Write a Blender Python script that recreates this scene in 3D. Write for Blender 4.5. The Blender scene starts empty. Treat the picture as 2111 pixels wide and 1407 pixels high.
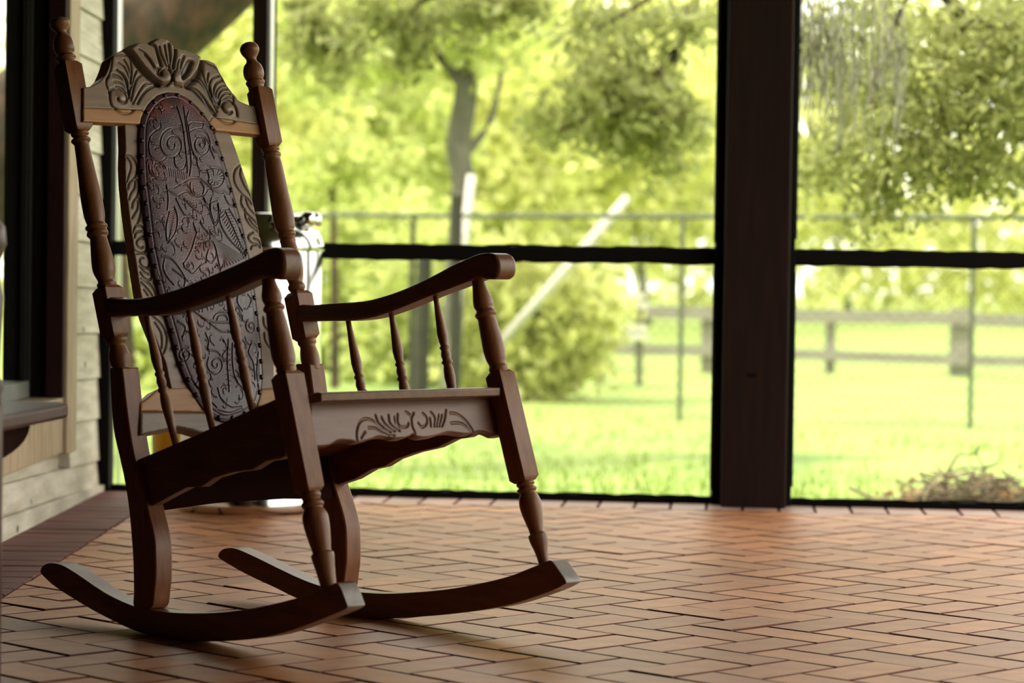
import bpy, bmesh, math, random
import numpy as np
from mathutils import Matrix, Vector
random.seed(7); rng = np.random.default_rng(11)
SC = bpy.context.scene
COL = SC.collection

# ------------------------------------------------------------------ camera
F = 5400.; CX, CY = 1055.5, 703.5; HC = .645; ROLL = .0145
PIT = math.atan((CY - 562.) / F)
_X = np.array([1, 0, 0.]); FW = np.array([0, math.cos(PIT), -math.sin(PIT)]); _U = np.array([0, math.sin(PIT), math.cos(PIT)])
RT = math.cos(ROLL) * _X + math.sin(ROLL) * _U
UP = math.cos(ROLL) * _U - math.sin(ROLL) * _X
CAM = np.array([0, 0, HC])
cd = bpy.data.cameras.new('camera'); cam = bpy.data.objects.new('camera', cd); COL.objects.link(cam)
cd.sensor_fit = 'HORIZONTAL'; cd.sensor_width = 36; cd.lens = F / 2111 * 36
M = Matrix.Identity(4)
for i in range(3):
    M[i][0] = RT[i]; M[i][1] = UP[i]; M[i][2] = -FW[i]; M[i][3] = CAM[i]
cam.matrix_world = M
cd.clip_start = .05; cd.clip_end = 400
cd.dof.use_dof = True; cd.dof.focus_distance = 4.95; cd.dof.aperture_fstop = 4.1
SC.camera = cam

# ------------------------------------------------------------------ light
EXPO = .95
SKY_STRENGTH = 1.7
SUN_STRENGTH = 3.6
w = bpy.data.worlds.new('World'); SC.world = w; w.use_nodes = True
bg = w.node_tree.nodes['Background']; bg.inputs[0].default_value = (1.0, .975, .88, 1); bg.inputs[1].default_value = SKY_STRENGTH
sd = bpy.data.lights.new('sun', 'SUN'); sd.energy = SUN_STRENGTH; sd.angle = math.radians(3); sd.color = (1, .95, .82)
sun = bpy.data.objects.new('sun', sd); COL.objects.link(sun)
sun.rotation_euler = (math.radians(28), 0, math.radians(-50))
SC.view_settings.view_transform = 'Standard'; SC.view_settings.look = 'None'
SC.view_settings.exposure = EXPO; SC.view_settings.gamma = 1; SC.view_settings.use_curve_mapping = False

# ------------------------------------------------------------------ pixel helpers (find real positions on known planes)
def ray(px, py): return (px - CX) / F * RT - (py - CY) / F * UP + FW
def onplane(px, py, p0, n):
    r = ray(px, py); t = ((np.asarray(p0) - CAM) @ n) / (r @ n); return CAM + t * r
def at(px, py, Y): return onplane(px, py, (0, Y, 0), np.array([0, 1., 0]))
def onfloor(px, py, z=0): return onplane(px, py, (0, 0, z), np.array([0, 0, 1.]))

# ------------------------------------------------------------------ mesh helpers
def mesh(name, V, Fc, m=None, parent=None, smooth=False):
    me = bpy.data.meshes.new(name)
    me.from_pydata([tuple(map(float, v)) for v in V], [], Fc)
    if m: me.materials.append(m)
    if smooth: me.shade_smooth()
    o = bpy.data.objects.new(name, me); COL.objects.link(o)
    if parent: o.parent = parent
    return o
def fastmesh(name, V, Q, m, parent=None, smooth=False):
    V = np.asarray(V, np.float32); Q = np.asarray(Q, np.int32); k = Q.shape[1]
    me = bpy.data.meshes.new(name)
    me.vertices.add(len(V)); me.vertices.foreach_set('co', V.ravel())
    me.loops.add(Q.size); me.loops.foreach_set('vertex_index', Q.ravel())
    me.polygons.add(len(Q)); me.polygons.foreach_set('loop_start', np.arange(0, Q.size, k, dtype=np.int32))
    me.update(calc_edges=True); me.validate()
    if smooth: me.shade_smooth()
    me.materials.append(m)
    o = bpy.data.objects.new(name, me); COL.objects.link(o)
    if parent: o.parent = parent
    return o
def empty(name, loc=(0, 0, 0), rz=0):
    o = bpy.data.objects.new(name, None); COL.objects.link(o); o.location = loc; o.rotation_euler = (0, 0, rz); o.empty_display_size = .1
    return o
def tag(o, label=None, cat=None, group=None, kind=None):
    if label: o['label'] = label
    if cat: o['category'] = cat
    if group: o['group'] = group
    if kind: o['kind'] = kind
    return o
def bevel(o, wd=.002, seg=2, ang=35):
    b = o.modifiers.new('bevel', 'BEVEL'); b.width = wd; b.segments = seg; b.limit_method = 'ANGLE'; b.angle_limit = math.radians(ang)
    return o
def autosmooth(o, ang=32):
    me = o.data; bm = bmesh.new(); bm.from_mesh(me)
    for f in bm.faces: f.smooth = True
    for e in bm.edges:
        if len(e.link_faces) != 2 or e.calc_face_angle(0) > math.radians(ang): e.smooth = False
    bm.to_mesh(me); bm.free()
BOXF = [(0, 3, 2, 1), (4, 5, 6, 7), (0, 1, 5, 4), (1, 2, 6, 5), (2, 3, 7, 6), (3, 0, 4, 7)]
class MB:
    def __init__(s): s.V = []; s.F = []
    def add(s, V, Fc):
        n = len(s.V); s.V += [tuple(v) for v in V]; s.F += [tuple(i + n for i in f) for f in Fc]; return s
    def box(s, x0, x1, y0, y1, z0, z1):
        return s.add([(x0, y0, z0), (x1, y0, z0), (x1, y1, z0), (x0, y1, z0), (x0, y0, z1), (x1, y0, z1), (x1, y1, z1), (x0, y1, z1)], BOXF)
    def quadbox(s, base4, top4): return s.add(list(base4) + list(top4), BOXF)
    def beam(s, a, b, wd, ht, up=(0, 0, 1)):
        a = np.array(a, float); b = np.array(b, float); d = b - a; d /= np.linalg.norm(d)
        sx = np.cross(d, up); sx /= np.linalg.norm(sx); sz = np.cross(sx, d)
        q = [sx * i * wd / 2 + sz * j * ht / 2 for i, j in ((-1, -1), (1, -1), (1, 1), (-1, 1))]
        return s.add([a + k for k in q] + [b + k for k in q], [(0, 1, 2, 3), (7, 6, 5, 4), (0, 4, 5, 1), (1, 5, 6, 2), (2, 6, 7, 3), (3, 7, 4, 0)])
    def tube(s, pts, rad, n=10):
        pts = [np.array(p, float) for p in pts]
        rad = rad if hasattr(rad, '__len__') else [rad] * len(pts)
        V = []; Fc = []
        for i, p in enumerate(pts):
            d = pts[min(i + 1, len(pts) - 1)] - pts[max(i - 1, 0)]; d = d / (np.linalg.norm(d) + 1e-9)
            ref = np.array([0, 0, 1.]) if abs(d[2]) < .9 else np.array([1., 0, 0])
            a = np.cross(d, ref); a /= np.linalg.norm(a); b = np.cross(d, a)
            for k in range(n):
                t = 2 * math.pi * k / n; V.append(p + rad[i] * (math.cos(t) * a + math.sin(t) * b))
        for i in range(len(pts) - 1):
            for k in range(n):
                Fc.append((i * n + k, i * n + (k + 1) % n, (i + 1) * n + (k + 1) % n, (i + 1) * n + k))
        Fc.append(tuple(range(n))[::-1]); Fc.append(tuple((len(pts) - 1) * n + k for k in range(n)))
        return s.add(V, Fc)
    def lathe(s, prof, n=32, c=(0, 0)):
        V = []; Fc = []
        for r, z in prof:
            for k in range(n):
                t = 2 * math.pi * k / n; V.append((c[0] + r * math.cos(t), c[1] + r * math.sin(t), z))
        m = len(prof)
        for i in range(m - 1):
            for k in range(n): Fc.append((i * n + k, i * n + (k + 1) % n, (i + 1) * n + (k + 1) % n, (i + 1) * n + k))
        Fc.append(tuple(range(n))[::-1]); Fc.append(tuple((m - 1) * n + k for k in range(n)))
        return s.add(V, Fc)
    def prism(s, P, Q):
        n = len(P); return s.add(list(P) + list(Q), [tuple(range(n)), tuple(range(2 * n - 1, n - 1, -1))] + [(i, i + n, (i + 1) % n + n, (i + 1) % n) for i in range(n)])
    def build(s, name, m, parent=None, smooth=False, bev=0):
        o = mesh(name, s.V, s.F, m, parent, smooth)
        bm = bmesh.new(); bm.from_mesh(o.data); bmesh.ops.recalc_face_normals(bm, faces=bm.faces); bm.to_mesh(o.data); bm.free()
        if not smooth and bev: autosmooth(o)
        if bev: bevel(o, bev)
        return o

# ------------------------------------------------------------------ materials
def mat(name, base, rough=.6, metal=0, spec=.5, noise=None, nscale=20, stretch=(1, 1, 1), bump=0, bumpscale=None, island=0, coords='Object', alt=None, trans=0, coat=0, emit=None):
    m = bpy.data.materials.new(name); m.use_nodes = True; nt = m.node_tree; N = nt.nodes; L = nt.links
    b = N['Principled BSDF']; b.inputs['Roughness'].default_value = rough; b.inputs['Metallic'].default_value = metal
    b.inputs['Specular IOR Level'].default_value = spec; b.inputs['Base Color'].default_value = (*base, 1)
    if coat: b.inputs['Coat Weight'].default_value = coat; b.inputs['Coat Roughness'].default_value = .25
    tc = N.new('ShaderNodeTexCoord'); mp = N.new('ShaderNodeMapping'); mp.inputs['Scale'].default_value = stretch
    L.new(tc.outputs[coords], mp.inputs[0])
    col = None
    if noise is not None or alt is not None:
        n = N.new('ShaderNodeTexNoise'); n.inputs['Scale'].default_value = nscale; n.inputs['Detail'].default_value = 5; n.inputs['Roughness'].default_value = .6
        L.new(mp.outputs[0], n.inputs['Vector'])
        r = N.new('ShaderNodeValToRGB'); r.color_ramp.elements[0].position = .35; r.color_ramp.elements[1].position = .65
        a2 = alt if alt is not None else tuple(c * (1 - noise) for c in base)
        r.color_ramp.elements[0].color = (*a2, 1); r.color_ramp.elements[1].color = (*base, 1)
        L.new(n.outputs[0], r.inputs[0]); col = r.outputs[0]
    if island:
        g = N.new('ShaderNodeNewGeometry'); oi = N.new('ShaderNodeObjectInfo')
        ad = N.new('ShaderNodeMath'); ad.operation = 'ADD'; L.new(g.outputs['Random Per Island'], ad.inputs[0]); L.new(oi.outputs['Random'], ad.inputs[1])
        fr = N.new('ShaderNodeMath'); fr.operation = 'FRACT'; L.new(ad.outputs[0], fr.inputs[0])
        mr = N.new('ShaderNodeMapRange'); mr.inputs[3].default_value = 1 - island; mr.inputs[4].default_value = 1 + island * .5; L.new(fr.outputs[0], mr.inputs[0])
        h = N.new('ShaderNodeHueSaturation'); L.new(mr.outputs[0], h.inputs['Value'])
        if col: L.new(col, h.inputs['Color'])
        else: h.inputs['Color'].default_value = (*base, 1)
        col = h.outputs[0]
    if col: L.new(col, b.inputs['Base Color'])
    if bump:
        n2 = N.new('ShaderNodeTexNoise'); n2.inputs['Scale'].default_value = bumpscale or nscale * 2; n2.inputs['Detail'].default_value = 4; L.new(mp.outputs[0], n2.inputs['Vector'])
        bp = N.new('ShaderNodeBump'); bp.inputs['Strength'].default_value = bump; bp.inputs['Distance'].default_value = .004
        L.new(n2.outputs[0], bp.inputs['Height']); L.new(bp.outputs[0], b.inputs['Normal'])
    if trans:
        t = N.new('ShaderNodeBsdfTranslucent'); mx = N.new('ShaderNodeMixShader'); mx.inputs[0].default_value = trans
        if col: L.new(col, t.inputs[0])
        else: t.inputs[0].default_value = (*base, 1)
        L.new(b.outputs[0], mx.inputs[1]); L.new(t.outputs[0], mx.inputs[2]); L.new(mx.outputs[0], N['Material Output'].inputs[0])
    return m
MW = mat('chair_wood', (.25, .098, .033), .42, coat=.05, spec=.4, alt=(.16, .055, .018), nscale=9, stretch=(6, 6, 1), bump=.06, bumpscale=40)
MWH = mat('chair_wood_flat', (.19, .074, .026), .4, coat=.06, alt=(.12, .042, .014), nscale=9, stretch=(1, 6, 6), bump=.06, bumpscale=40)
MTIP = mat('tip_sky_sheen', (.34, .30, .26), .3, noise=.3, nscale=30)  # pale grey puts the sky sheen on the rocker tips into the colour
MUNDER = mat('underframe_shaded_wood', (.022, .0065, .004), .9, spec=.05, noise=.3, nscale=8)  # near-black wood: the shade beneath the seats is put into the colour
MCREST = mat('crest_wood', (.30, .20, .125), .4, coat=.15, alt=(.21, .135, .085), nscale=10, stretch=(4, 1, 6), bump=.05)
MBAND = mat('light_wood', (.50, .25, .09), .42, alt=(.42, .19, .06), nscale=9, stretch=(4, 1, 6), bump=.03)
MLEATHER = mat('tooled_leather', (.088, .030, .036), .36, coat=.22, alt=(.05, .02, .028), nscale=14, bump=.25, bumpscale=420, spec=.6)
MSTUD = mat('stud_metal', (.03, .022, .025), .35, metal=.6)
MBRICK = mat('paver_clay', (.56, .222, .072), .47, spec=.42, alt=(.43, .165, .055), nscale=14, island=.24, bump=.12, bumpscale=90)
MEDGE = mat('paver_edge', (.17, .055, .042), .8, spec=.2, noise=.3, nscale=30)
MBRICKPINK = mat('paver_pink', (.46, .29, .22), .5, spec=.42, alt=(.40, .23, .17), nscale=14, island=.15, bump=.12, bumpscale=90)
MBRICKRED = mat('paver_red', (.17, .048, .036), .6, spec=.25, alt=(.13, .036, .03), nscale=14, island=.2, bump=.12, bumpscale=90)
MMORTAR = mat('mortar', (.07, .028, .024), .9, noise=.3, nscale=60)
MSIDE = mat('weathered_siding', (.78, .73, .60), .75, alt=(.55, .50, .38), nscale=3.2, stretch=(4, 1.2, 9), bump=.25, bumpscale=12)
MCASE = mat('casing_beige', (.50, .38, .24), .7, noise=.3, nscale=6, stretch=(5, 5, 1), bump=.1)
MJAMB = mat('jamb_brown', (.03, .009, .007), .6, spec=.2, noise=.3, nscale=6, stretch=(5, 5, 1))
MDARK = mat('black_frame', (.004, .0032, .003), .8, spec=.15, noise=.2, nscale=20)
MGREYD = mat('track_grey', (.018, .019, .018), .6, spec=.2, noise=.2, nscale=20)
MPOST = mat('porch_post_wood', (.020, .0075, .005), .7, spec=.2, alt=(.012, .0045, .0035), nscale=5, stretch=(9, 9, .8), bump=.2)
MWHITE = mat('white_aluminium', (.78, .78, .74), .4, noise=.05, nscale=10)
MSTEEL = mat('stainless_steel', (.75, .74, .70), .14, metal=1, noise=.1, nscale=4, stretch=(1, 1, .2))
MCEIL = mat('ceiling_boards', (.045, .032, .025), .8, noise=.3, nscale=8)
MYEL = mat('yellow_plastic', (.75, .42, .02), .4, noise=.1, nscale=8)
MSILL = mat('grey_sill', (.22, .23, .2), .7, noise=.2, nscale=10)
MBENCH = mat('bench_wood', (.10, .038, .03), .4, alt=(.07, .028, .02), nscale=8, stretch=(6, 1, 6), bump=.05)
MGRASS = mat('lawn_grass', (.26, .33, .07), .9, alt=(.15, .235, .04), nscale=1.2, bump=.3, bumpscale=30)
MDIRT = mat('bare_dirt', (.28, .22, .15), .95, noise=.4, nscale=9, bump=.4)
MBARK = mat('oak_bark', (.085, .045, .026), .95, alt=(.02, .02, .009), nscale=5, stretch=(3, 3, 1), bump=1, bumpscale=14)
MBARKP = mat('pale_bark', (.12, .115, .08), .9, noise=.5, nscale=5, bump=.5, bumpscale=20)
MPALE = mat('pale_timber', (.50, .48, .40), .8, noise=.15, nscale=6)
MFENCE = mat('fence_grey_wood', (.24, .225, .175), .9, noise=.3, nscale=5, stretch=(1, 6, 6))
MGALV = mat('galvanised', (.075, .085, .05), .7, metal=.0, noise=.2, nscale=12)
MDARKP = mat('dark_post_wood', (.035, .035, .02), .95, noise=.4, nscale=8)
MTWIG = mat('dry_twigs', (.20, .16, .10), .95, island=.5)
def knots(m):
    nt = m.node_tree; N = nt.nodes; L = nt.links; b = N['Principled BSDF']; src = b.inputs['Base Color'].links[0].from_socket
    tc = N.new('ShaderNodeTexCoord'); mp = N.new('ShaderNodeMapping'); mp.inputs['Scale'].default_value = (1, 5.5, 8); L.new(tc.outputs['Object'], mp.inputs[0])
    v = N.new('ShaderNodeTexVoronoi'); v.inputs['Scale'].default_value = 1.3; L.new(mp.outputs[0], v.inputs['Vector'])
    r = N.new('ShaderNodeValToRGB'); r.color_ramp.elements[0].position = .06; r.color_ramp.elements[0].color = (1, 1, 1, 1); r.color_ramp.elements[1].position = .13; r.color_ramp.elements[1].color = (0, 0, 0, 1); L.new(v.outputs['Distance'], r.inputs[0])
    mx = N.new('ShaderNodeMixRGB'); L.new(r.outputs[0], mx.inputs[0]); L.new(src, mx.inputs[1]); mx.inputs[2].default_value = (.10, .07, .045, 1)
    n = N.new('ShaderNodeTexWave'); n.wave_type = 'RINGS'; n.inputs['Scale'].default_value = 2.2; n.inputs['Distortion'].default_value = 7; n.inputs['Detail'].default_value = 3
    mp2 = N.new('ShaderNodeMapping'); mp2.inputs['Scale'].default_value = (1, .5, 7); L.new(tc.outputs['Object'], mp2.inputs[0]); L.new(mp2.outputs[0], n.inputs['Vector'])
    m2 = N.new('ShaderNodeMixRGB'); m2.blend_type = 'MULTIPLY'; m2.inputs[0].default_value = .10; L.new(mx.outputs[0], m2.inputs[1]); L.new(n.outputs[0], m2.inputs[2]); L.new(m2.outputs[0], b.inputs['Base Color'])
knots(MSIDE)
LF = {}
def leafmat(n, c, t=.5, isl=.35): LF[n] = mat('leaf_' + n, c, .55, island=isl, trans=t, spec=.4)
leafmat('oak', (.34, .365, .12)); leafmat('bright', (.70, .72, .27)); leafmat('mid', (.58, .64, .21)); leafmat('moss', (.45, .45, .33), .3)
leafmat('dry', (.42, .27, .13), .2, .5); leafmat('blade', (.25, .35, .06), .3)

# ================================================================== SETTING
# ---- floor -----------------------------------------------------
SA = onfloor(240, 1011); SB = onfloor(2111, 1052)                     # foot of the screen wall
sdir = (SB - SA)[:2]; sdir /= np.linalg.norm(sdir); snrm = np.array([sdir[1], -sdir[0]])   # towards the porch
if snrm[1] > 0: snrm = -snrm
S0 = SA[:2]
def scr(a, b): return S0 + sdir * a + snrm * b                          # a along the wall, b into the porch
fq = [(-1.34, -1.6), (2.4, -1.6), tuple(scr(3.6, -.02)), tuple(scr(-.22, -.02))]
FL = MB().quadbox([(x, y, -.25) for x, y in fq], [(x, y, -.006) for x, y in fq]).build('floor', MMORTAR); tag(FL, kind='structure')
WB = .1001                                                              # brick module
T0 = onfloor(1323.1, 1237.2)[:2]
e1 = np.array([1, -1]) / 2 ** .5; e2 = np.array([1, 1]) / 2 ** .5
ORG = T0 - 3 * WB * e1 - 1 * WB * e2
XBORD = -.985
def clip(poly, p, n):                                                   # keep (x-p).n >= 0
    out = []
    for i in range(len(poly)):
        a, b = poly[i], poly[(i + 1) % len(poly)]; da, db = (a - p) @ n, (b - p) @ n
        if da >= 0: out.append(a)
        if da * db < 0: out.append(a + (b - a) * da / (da - db))
    return out
def inset(poly, g):
    c = sum(poly) / len(poly); n = len(poly); out = []
    for i in range(n):
        a, b, c2 = poly[i - 1], poly[i], poly[(i + 1) % n]
        d1 = (b - a) / (np.linalg.norm(b - a) + 1e-9); d2 = (c2 - b) / (np.linalg.norm(c2 - b) + 1e-9)
        n1 = np.array([-d1[1], d1[0]]); n2 = np.array([-d2[1], d2[0]])
        k = 1 + n1 @ n2
        if k < .2: k = .2
        out.append(b + g * (n1 + n2) / k)
    return out
def brickgeo(poly, dz, tilt, g=.0022, ch=.0025):
    if np.cross(poly[1] - poly[0], poly[2] - poly[1]) < 0: poly = poly[::-1]
    c = sum(poly) / len(poly); a = inset(poly, g); b = inset(poly, g + ch); n = len(poly)
    zz = lambda p, z: z + dz + tilt[0] * (p[0] - c[0]) + tilt[1] * (p[1] - c[1])
    V = [(p[0], p[1], -.02) for p in a] + [(p[0], p[1], zz(p, -ch)) for p in a] + [(p[0], p[1], zz(p, 0)) for p in b]
    Fc = [tuple(2 * n + i for i in range(n))]
    for k in (0, 1):
        for i in range(n): Fc.append((k * n + i, k * n + (i + 1) % n, (k + 1) * n + (i + 1) % n, (k + 1) * n + i))
    return V, Fc
bricks = []
R_ = range(-60, 95)
for i in R_:
    for j in R_:
        k = (i - j) % 4
        if k == 0: rect = [(i, j), (i + 2, j), (i + 2, j + 1), (i, j + 1)]
        elif k == 2: rect = [(i, j - 1), (i + 1, j - 1), (i + 1, j + 1), (i, j + 1)]
        else: continue
        P = [ORG + a * WB * e1 + b * WB * e2 for a, b in rect]
        c = sum(P) / 4
        if not (-1.1 < c[0] < 2.3 and 1.0 < c[1] < 7.6): continue
        P = clip(P, np.array([XBORD, 0]), np.array([1., 0]))
        if len(P) < 3: continue
        P = clip(P, scr(0, .205), snrm)
        if len(P) < 3: continue
        ar = .5 * abs(sum(P[q][0] * P[(q + 1) % len(P)][1] - P[(q + 1) % len(P)][0] * P[q][1] for q in range(len(P))))
        if ar < .0012: continue
        bricks.append((P, MBRICK))
for q in range(-4, 35):                                                 # soldier course under the screens
    a0 = q * .1; P = [scr(a0, 0), scr(a0 + .1, 0), scr(a0 + .1, .205), scr(a0, .205)]
    if P[0][0] < XBORD - .01:
        P = clip(P, np.array([XBORD, 0]), np.array([1., 0]))
    if len(P) > 2: bricks.append((P, MBRICKPINK))
for q in range(66):                                                     # dark red border along the house wall
    y0 = 7.62 - (q + 1) * .1; P = [np.array(v) for v in ((-1.2, y0), (XBORD, y0), (XBORD, y0 + .1), (-1.2, y0 + .1))]
    P = clip(P, scr(0, 0), snrm)
    if len(P) > 2: bricks.append((P, MBRICKRED))
def seen(P):
    c = sum(P) / len(P); d = np.array([c[0], c[1], 0]) - CAM; wq = d @ FW
    if wq < .5: return None
    return CX + F * (d @ RT) / wq, CY - F * (d @ UP) / wq, wq
vis = []; rest = []
for P, m in bricks:
    s = seen(P)
    if s and -60 < s[0] < 2170 and s[1] < 1450: vis.append((s[2], P, m))
    else: rest.append((P, m))
vis.sort(key=lambda q: q[0])
for i, (d, P, m) in enumerate(vis):
    if i >= 300: rest.append((P, m)); continue
    c = sum(P) / len(P)
    V, Fc = brickgeo([p - c for p in P], rng.normal(0, .0005), rng.normal(0, .0035, 2))
    o = mesh('brick', V, Fc, m, FL); o.location = (c[0], c[1], 0)
    o.data.materials.append(MEDGE); o.data.polygons.foreach_set('material_index', [0] + [1] * (len(Fc) - 1))
for mm, nm in ((MBRICK, 'brick_paving'), (MBRICKPINK, 'brick_edging'), (MBRICKRED, 'brick_border')):
    mb = MB()
    for P, m in rest:
        if m is mm: mb.add(*brickgeo(P, rng.normal(0, .0005), rng.normal(0, .0035, 2)))
    if mb.V:
        o = mb.build(nm, mm, FL); tag(o, kind='stuff'); o.data.materials.append(MEDGE)
        for p in o.data.polygons: p.material_index = 0 if abs(p.normal.z) > .97 else 1

# ---- house wall on the left: horizontal lap siding, window recess -----------
def wx(y): return -1.196 + .0084 * (y - 6.16)
YE = 7.58
WL = MB(); WL.box(-1.34, -1.215, 7.04, YE - .01, 0, 2.6); WL.box(-1.34, -1.215, 5.95, 7.04, 0, .15)
WD_ = MB(); WD_.box(-1.34, -1.2, -1.6, 5.95, 0, .30); WD_.box(-1.34, -1.2, -1.6, 7.04, 2.2, 2.6); WD_.box(-1.34, -1.2, -1.6, 3.2, .30, 2.2)  # unseen wall stretches, made dark to keep bounce off the chair sides
WL = WL.build('wall_left', MSIDE); WD_.build('unseen_dark_panel', MJAMB, WL); tag(WL, kind='structure')
hs = [.0, .0135, .086, .207, .324, .452, .581, .708, .836, .964, 1.093, 1.221, 1.348, 1.476, 1.604, 1.732, 1.86, 1.99, 2.12]
def tilt(h): return 0 if h < .005 else max(0, .030 * (1.15 - h) / 1.1)
for i in range(len(hs) - 1):
    h0, h1 = hs[i], hs[i + 1]
    y0 = -1.5 if h1 < .2 else 7.04
    segs = [(y0, YE)] if y0 > 0 else [(5.95, YE)]
    for a, b in segs:
        def hh(h, y): return h + tilt(h) * (YE - y)
        if i <= 1 and i == 0: lo = 0
        g = .0022
        q = []
        for y in (a + .001, b - .001):
            x = wx(y)
            q.append([(x - .03, y, hh(h0, y) + g), (x + .004, y, hh(h0, y) + g), (x - .004, y, hh(h1, y) - g * .4), (x - .03, y, hh(h1, y) - g * .4)])
        mb = MB().quadbox(q[0], q[1]); mb.build('siding_board', MSIDE, WL)
# skirting board at the foot of the wall, its far end worn round
P = [(-1.196, 2.0), (-1.183, YE - .25), (-1.183, YE - .02)]
bb = MB()
ys = [5.95, 6.0, 6.16, 6.9, 7.3, 7.45, 7.54, 7.62]
tops = [.060, .058, .052, .034, .024, .021, .018, .012]
for k in range(len(ys) - 1):
    a, b = ys[k], ys[k + 1]
    xo = [.014] * 6 + [.02, .016]
    bb.quadbox([(wx(a) - .02, a, 0), (wx(a) + xo[k], a, 0), (wx(a) + xo[k], a, tops[k]), (wx(a) - .02, a, tops[k])],
               [(wx(b) - .02, b, 0), (wx(b) + xo[k + 1], b, 0), (wx(b) + xo[k + 1], b, tops[k + 1]), (wx(b) - .02, b, tops[k + 1])])
tag(bb.build('baseboard_left', MSIDE), kind='structure')
# window opening: casing, stepped jambs, sill
W1 = empty('window_1', (-1.2, 6.9, .3)); tag(W1, kind='structure')
def ch(mb, name, m, par, bev=0):
    o = mb.build(name, m, None, bev=bev); o.parent = par
    o.matrix_parent_inverse = Matrix.Translation(par.location).inverted(); return o
ch(MB().box(-1.34, -1.168, 6.885, 7.035, .15, 2.25), 'casing', MCASE, W1, .003)
ch(MB().box(-1.222, -1.176, 6.86, 6.885, .30, 2.25), 'jamb_board', MJAMB, W1, .002)
ch(MB().box(-1.262, -1.222, 6.872, 6.885, .30, 2.25), 'jamb_stop', MDARK, W1, .002)
ch(MB().box(-1.325, -1.262, 6.845, 6.885, .30, 2.25), 'screen_track', MGREYD, W1, .002)
ch(MB().box(-1.285, -1.270, 6.835, 6.845, .30, 2.25), 'track_rib', MGREYD, W1, .001)
ch(MB().box(-1.34, -1.262, 5.95, 6.86, .30, .345), 'sill', MSILL, W1, .003)
ch(MB().box(-1.34, -1.178, 5.95, 6.885, .155, .30), 'apron', MCASE, W1, .003)
# dim room behind the opening with a bright window of its own
RM = MB(); RM.box(-4.6, -4.5, -1.6, 7.9, -.02, 2.6); RM.box(-4.5, -1.34, -1.7, -1.6, -.02, 2.6); RM.box(-4.5, -1.95, 7.6, 7.7, -.02, 2.6)
RM.box(-1.95, -1.34, 7.6, 7.7, 1.9, 2.6); RM.box(-1.95, -1.34, 7.6, 7.7, -.02, .12)
tag(RM.build('wall_back_room', MCEIL), kind='structure')
tag(MB().box(-4.5, -1.6, -1.6, 7.6, -.05, -.01).build('floor_back_room', MCEIL), kind='structure')

# ---- porch shell beyond the frame -----------------------------------
tag(MB().box(-4.6, 2.5, -1.7, 8.1, 2.45, 2.6).build('ceiling', MCEIL), kind='structure')
tag(MB().box(-1.34, 2.35, -1.7, -1.6, -.02, 2.45).build('wall_rear', MCEIL), kind='structure')
tag(MB().box(2.25, 2.35, 3.0, 7.2, -.02, .12).box(2.25, 2.35, -1.6, 3.0, -.02, 2.45).build('wall_right_light_block', MCEIL), kind='structure')  # unseen; solid rear stretch added to block light from the chair sides

# ---- screen wall ---------------------------------------------------
def sbox(mb, a0, a1, b0, b1, z0, z1):
    q = [scr(a0, b0), scr(a1, b0), scr(a1, b1), scr(a0, b1)]
    return mb.add([(p[0], p[1], z) for z in (z0, z1) for p in q], BOXF)
def along(px, b=0):                                                     # distance along the wall seen at pixel column px
    n3 = np.array([snrm[0], snrm[1], 0.]); p0 = np.array([*scr(0, b), 0.])
    p = onplane(px, 800, p0, n3); return (p[:2] - S0) @ sdir
sill = MB(); sbox(sill, -.06, 3.5, -.03, .0, -.02, .018)
sill = sill.build('trim_1', MDARK, bev=.002); tag(sill, kind='structure')
aL0, aL1 = along(211), along(231)
aP0, aP1 = along(1489, .09), along(1624, .09)
aF0, aF1 = along(1470), along(1634)
cp = MB(); sbox(cp, aL0 - .03, aL1, -.03, .03, 0, 2.45); tag(cp.build('trim_2', MDARK, bev=.003), kind='structure')
mu = MB(); sbox(mu, along(516), along(546), -.03, .03, 0, 2.45); tag(mu.build('trim_4', MPOST, bev=.003), kind='structure')
RZ = .70
r1 = MB(); sbox(r1, aL1, along(516), -.02, .02, RZ - .021, RZ + .021); sbox(r1, along(558), aF0 + .01, -.02, .02, RZ - .021, RZ + .021)
tag(r1.build('trim_6', MDARK, bev=.003), kind='structure')
r2 = MB(); sbox(r2, aF1 - .01, 3.36, -.02, .02, RZ - .021, RZ + .021); tag(r2.build('trim_7', MDARK, bev=.003), kind='structure')
f1 = MB(); sbox(f1, aF0, aF0 + .034, -.03, .03, 0, 2.45); tag(f1.build('trim_8', MDARK, bev=.003), kind='structure')
f2 = MB(); sbox(f2, aF1 - .02, aF1, -.03, .03, 0, 2.45); tag(f2.build('trim_9', MDARK, bev=.003), kind='structure')
f3 = MB(); sbox(f3, 3.36, 3.54, -.03, .1, 0, 2.45); tag(f3.build('trim_10', MPOST, bev=.003), kind='structure')
pp = MB(); sbox(pp, aP0, aP1, -.06, .105, 0, 2.45)
pp = pp.build('porch_post', MPOST, bev=.006)
tag(pp, 'square dark brown timber porch post rising between the two screened bays', 'post')
kn = MB(); cpos = onplane(1550, 773, np.array([*scr(0, .105), 0.]), np.array([snrm[0], snrm[1], 0.]))
kn.add([(cpos[0] + .015 * math.cos(t) * sdir[0] + .001 * snrm[0], cpos[1] + .015 * math.cos(t) * sdir[1] + .001 * snrm[1], cpos[2] + .007 * math.sin(t)) for t in np.linspace(0, 2 * math.pi, 13)[:-1]], [tuple(range(12))])
kn.build('knot', MDARK, pp)
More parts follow.
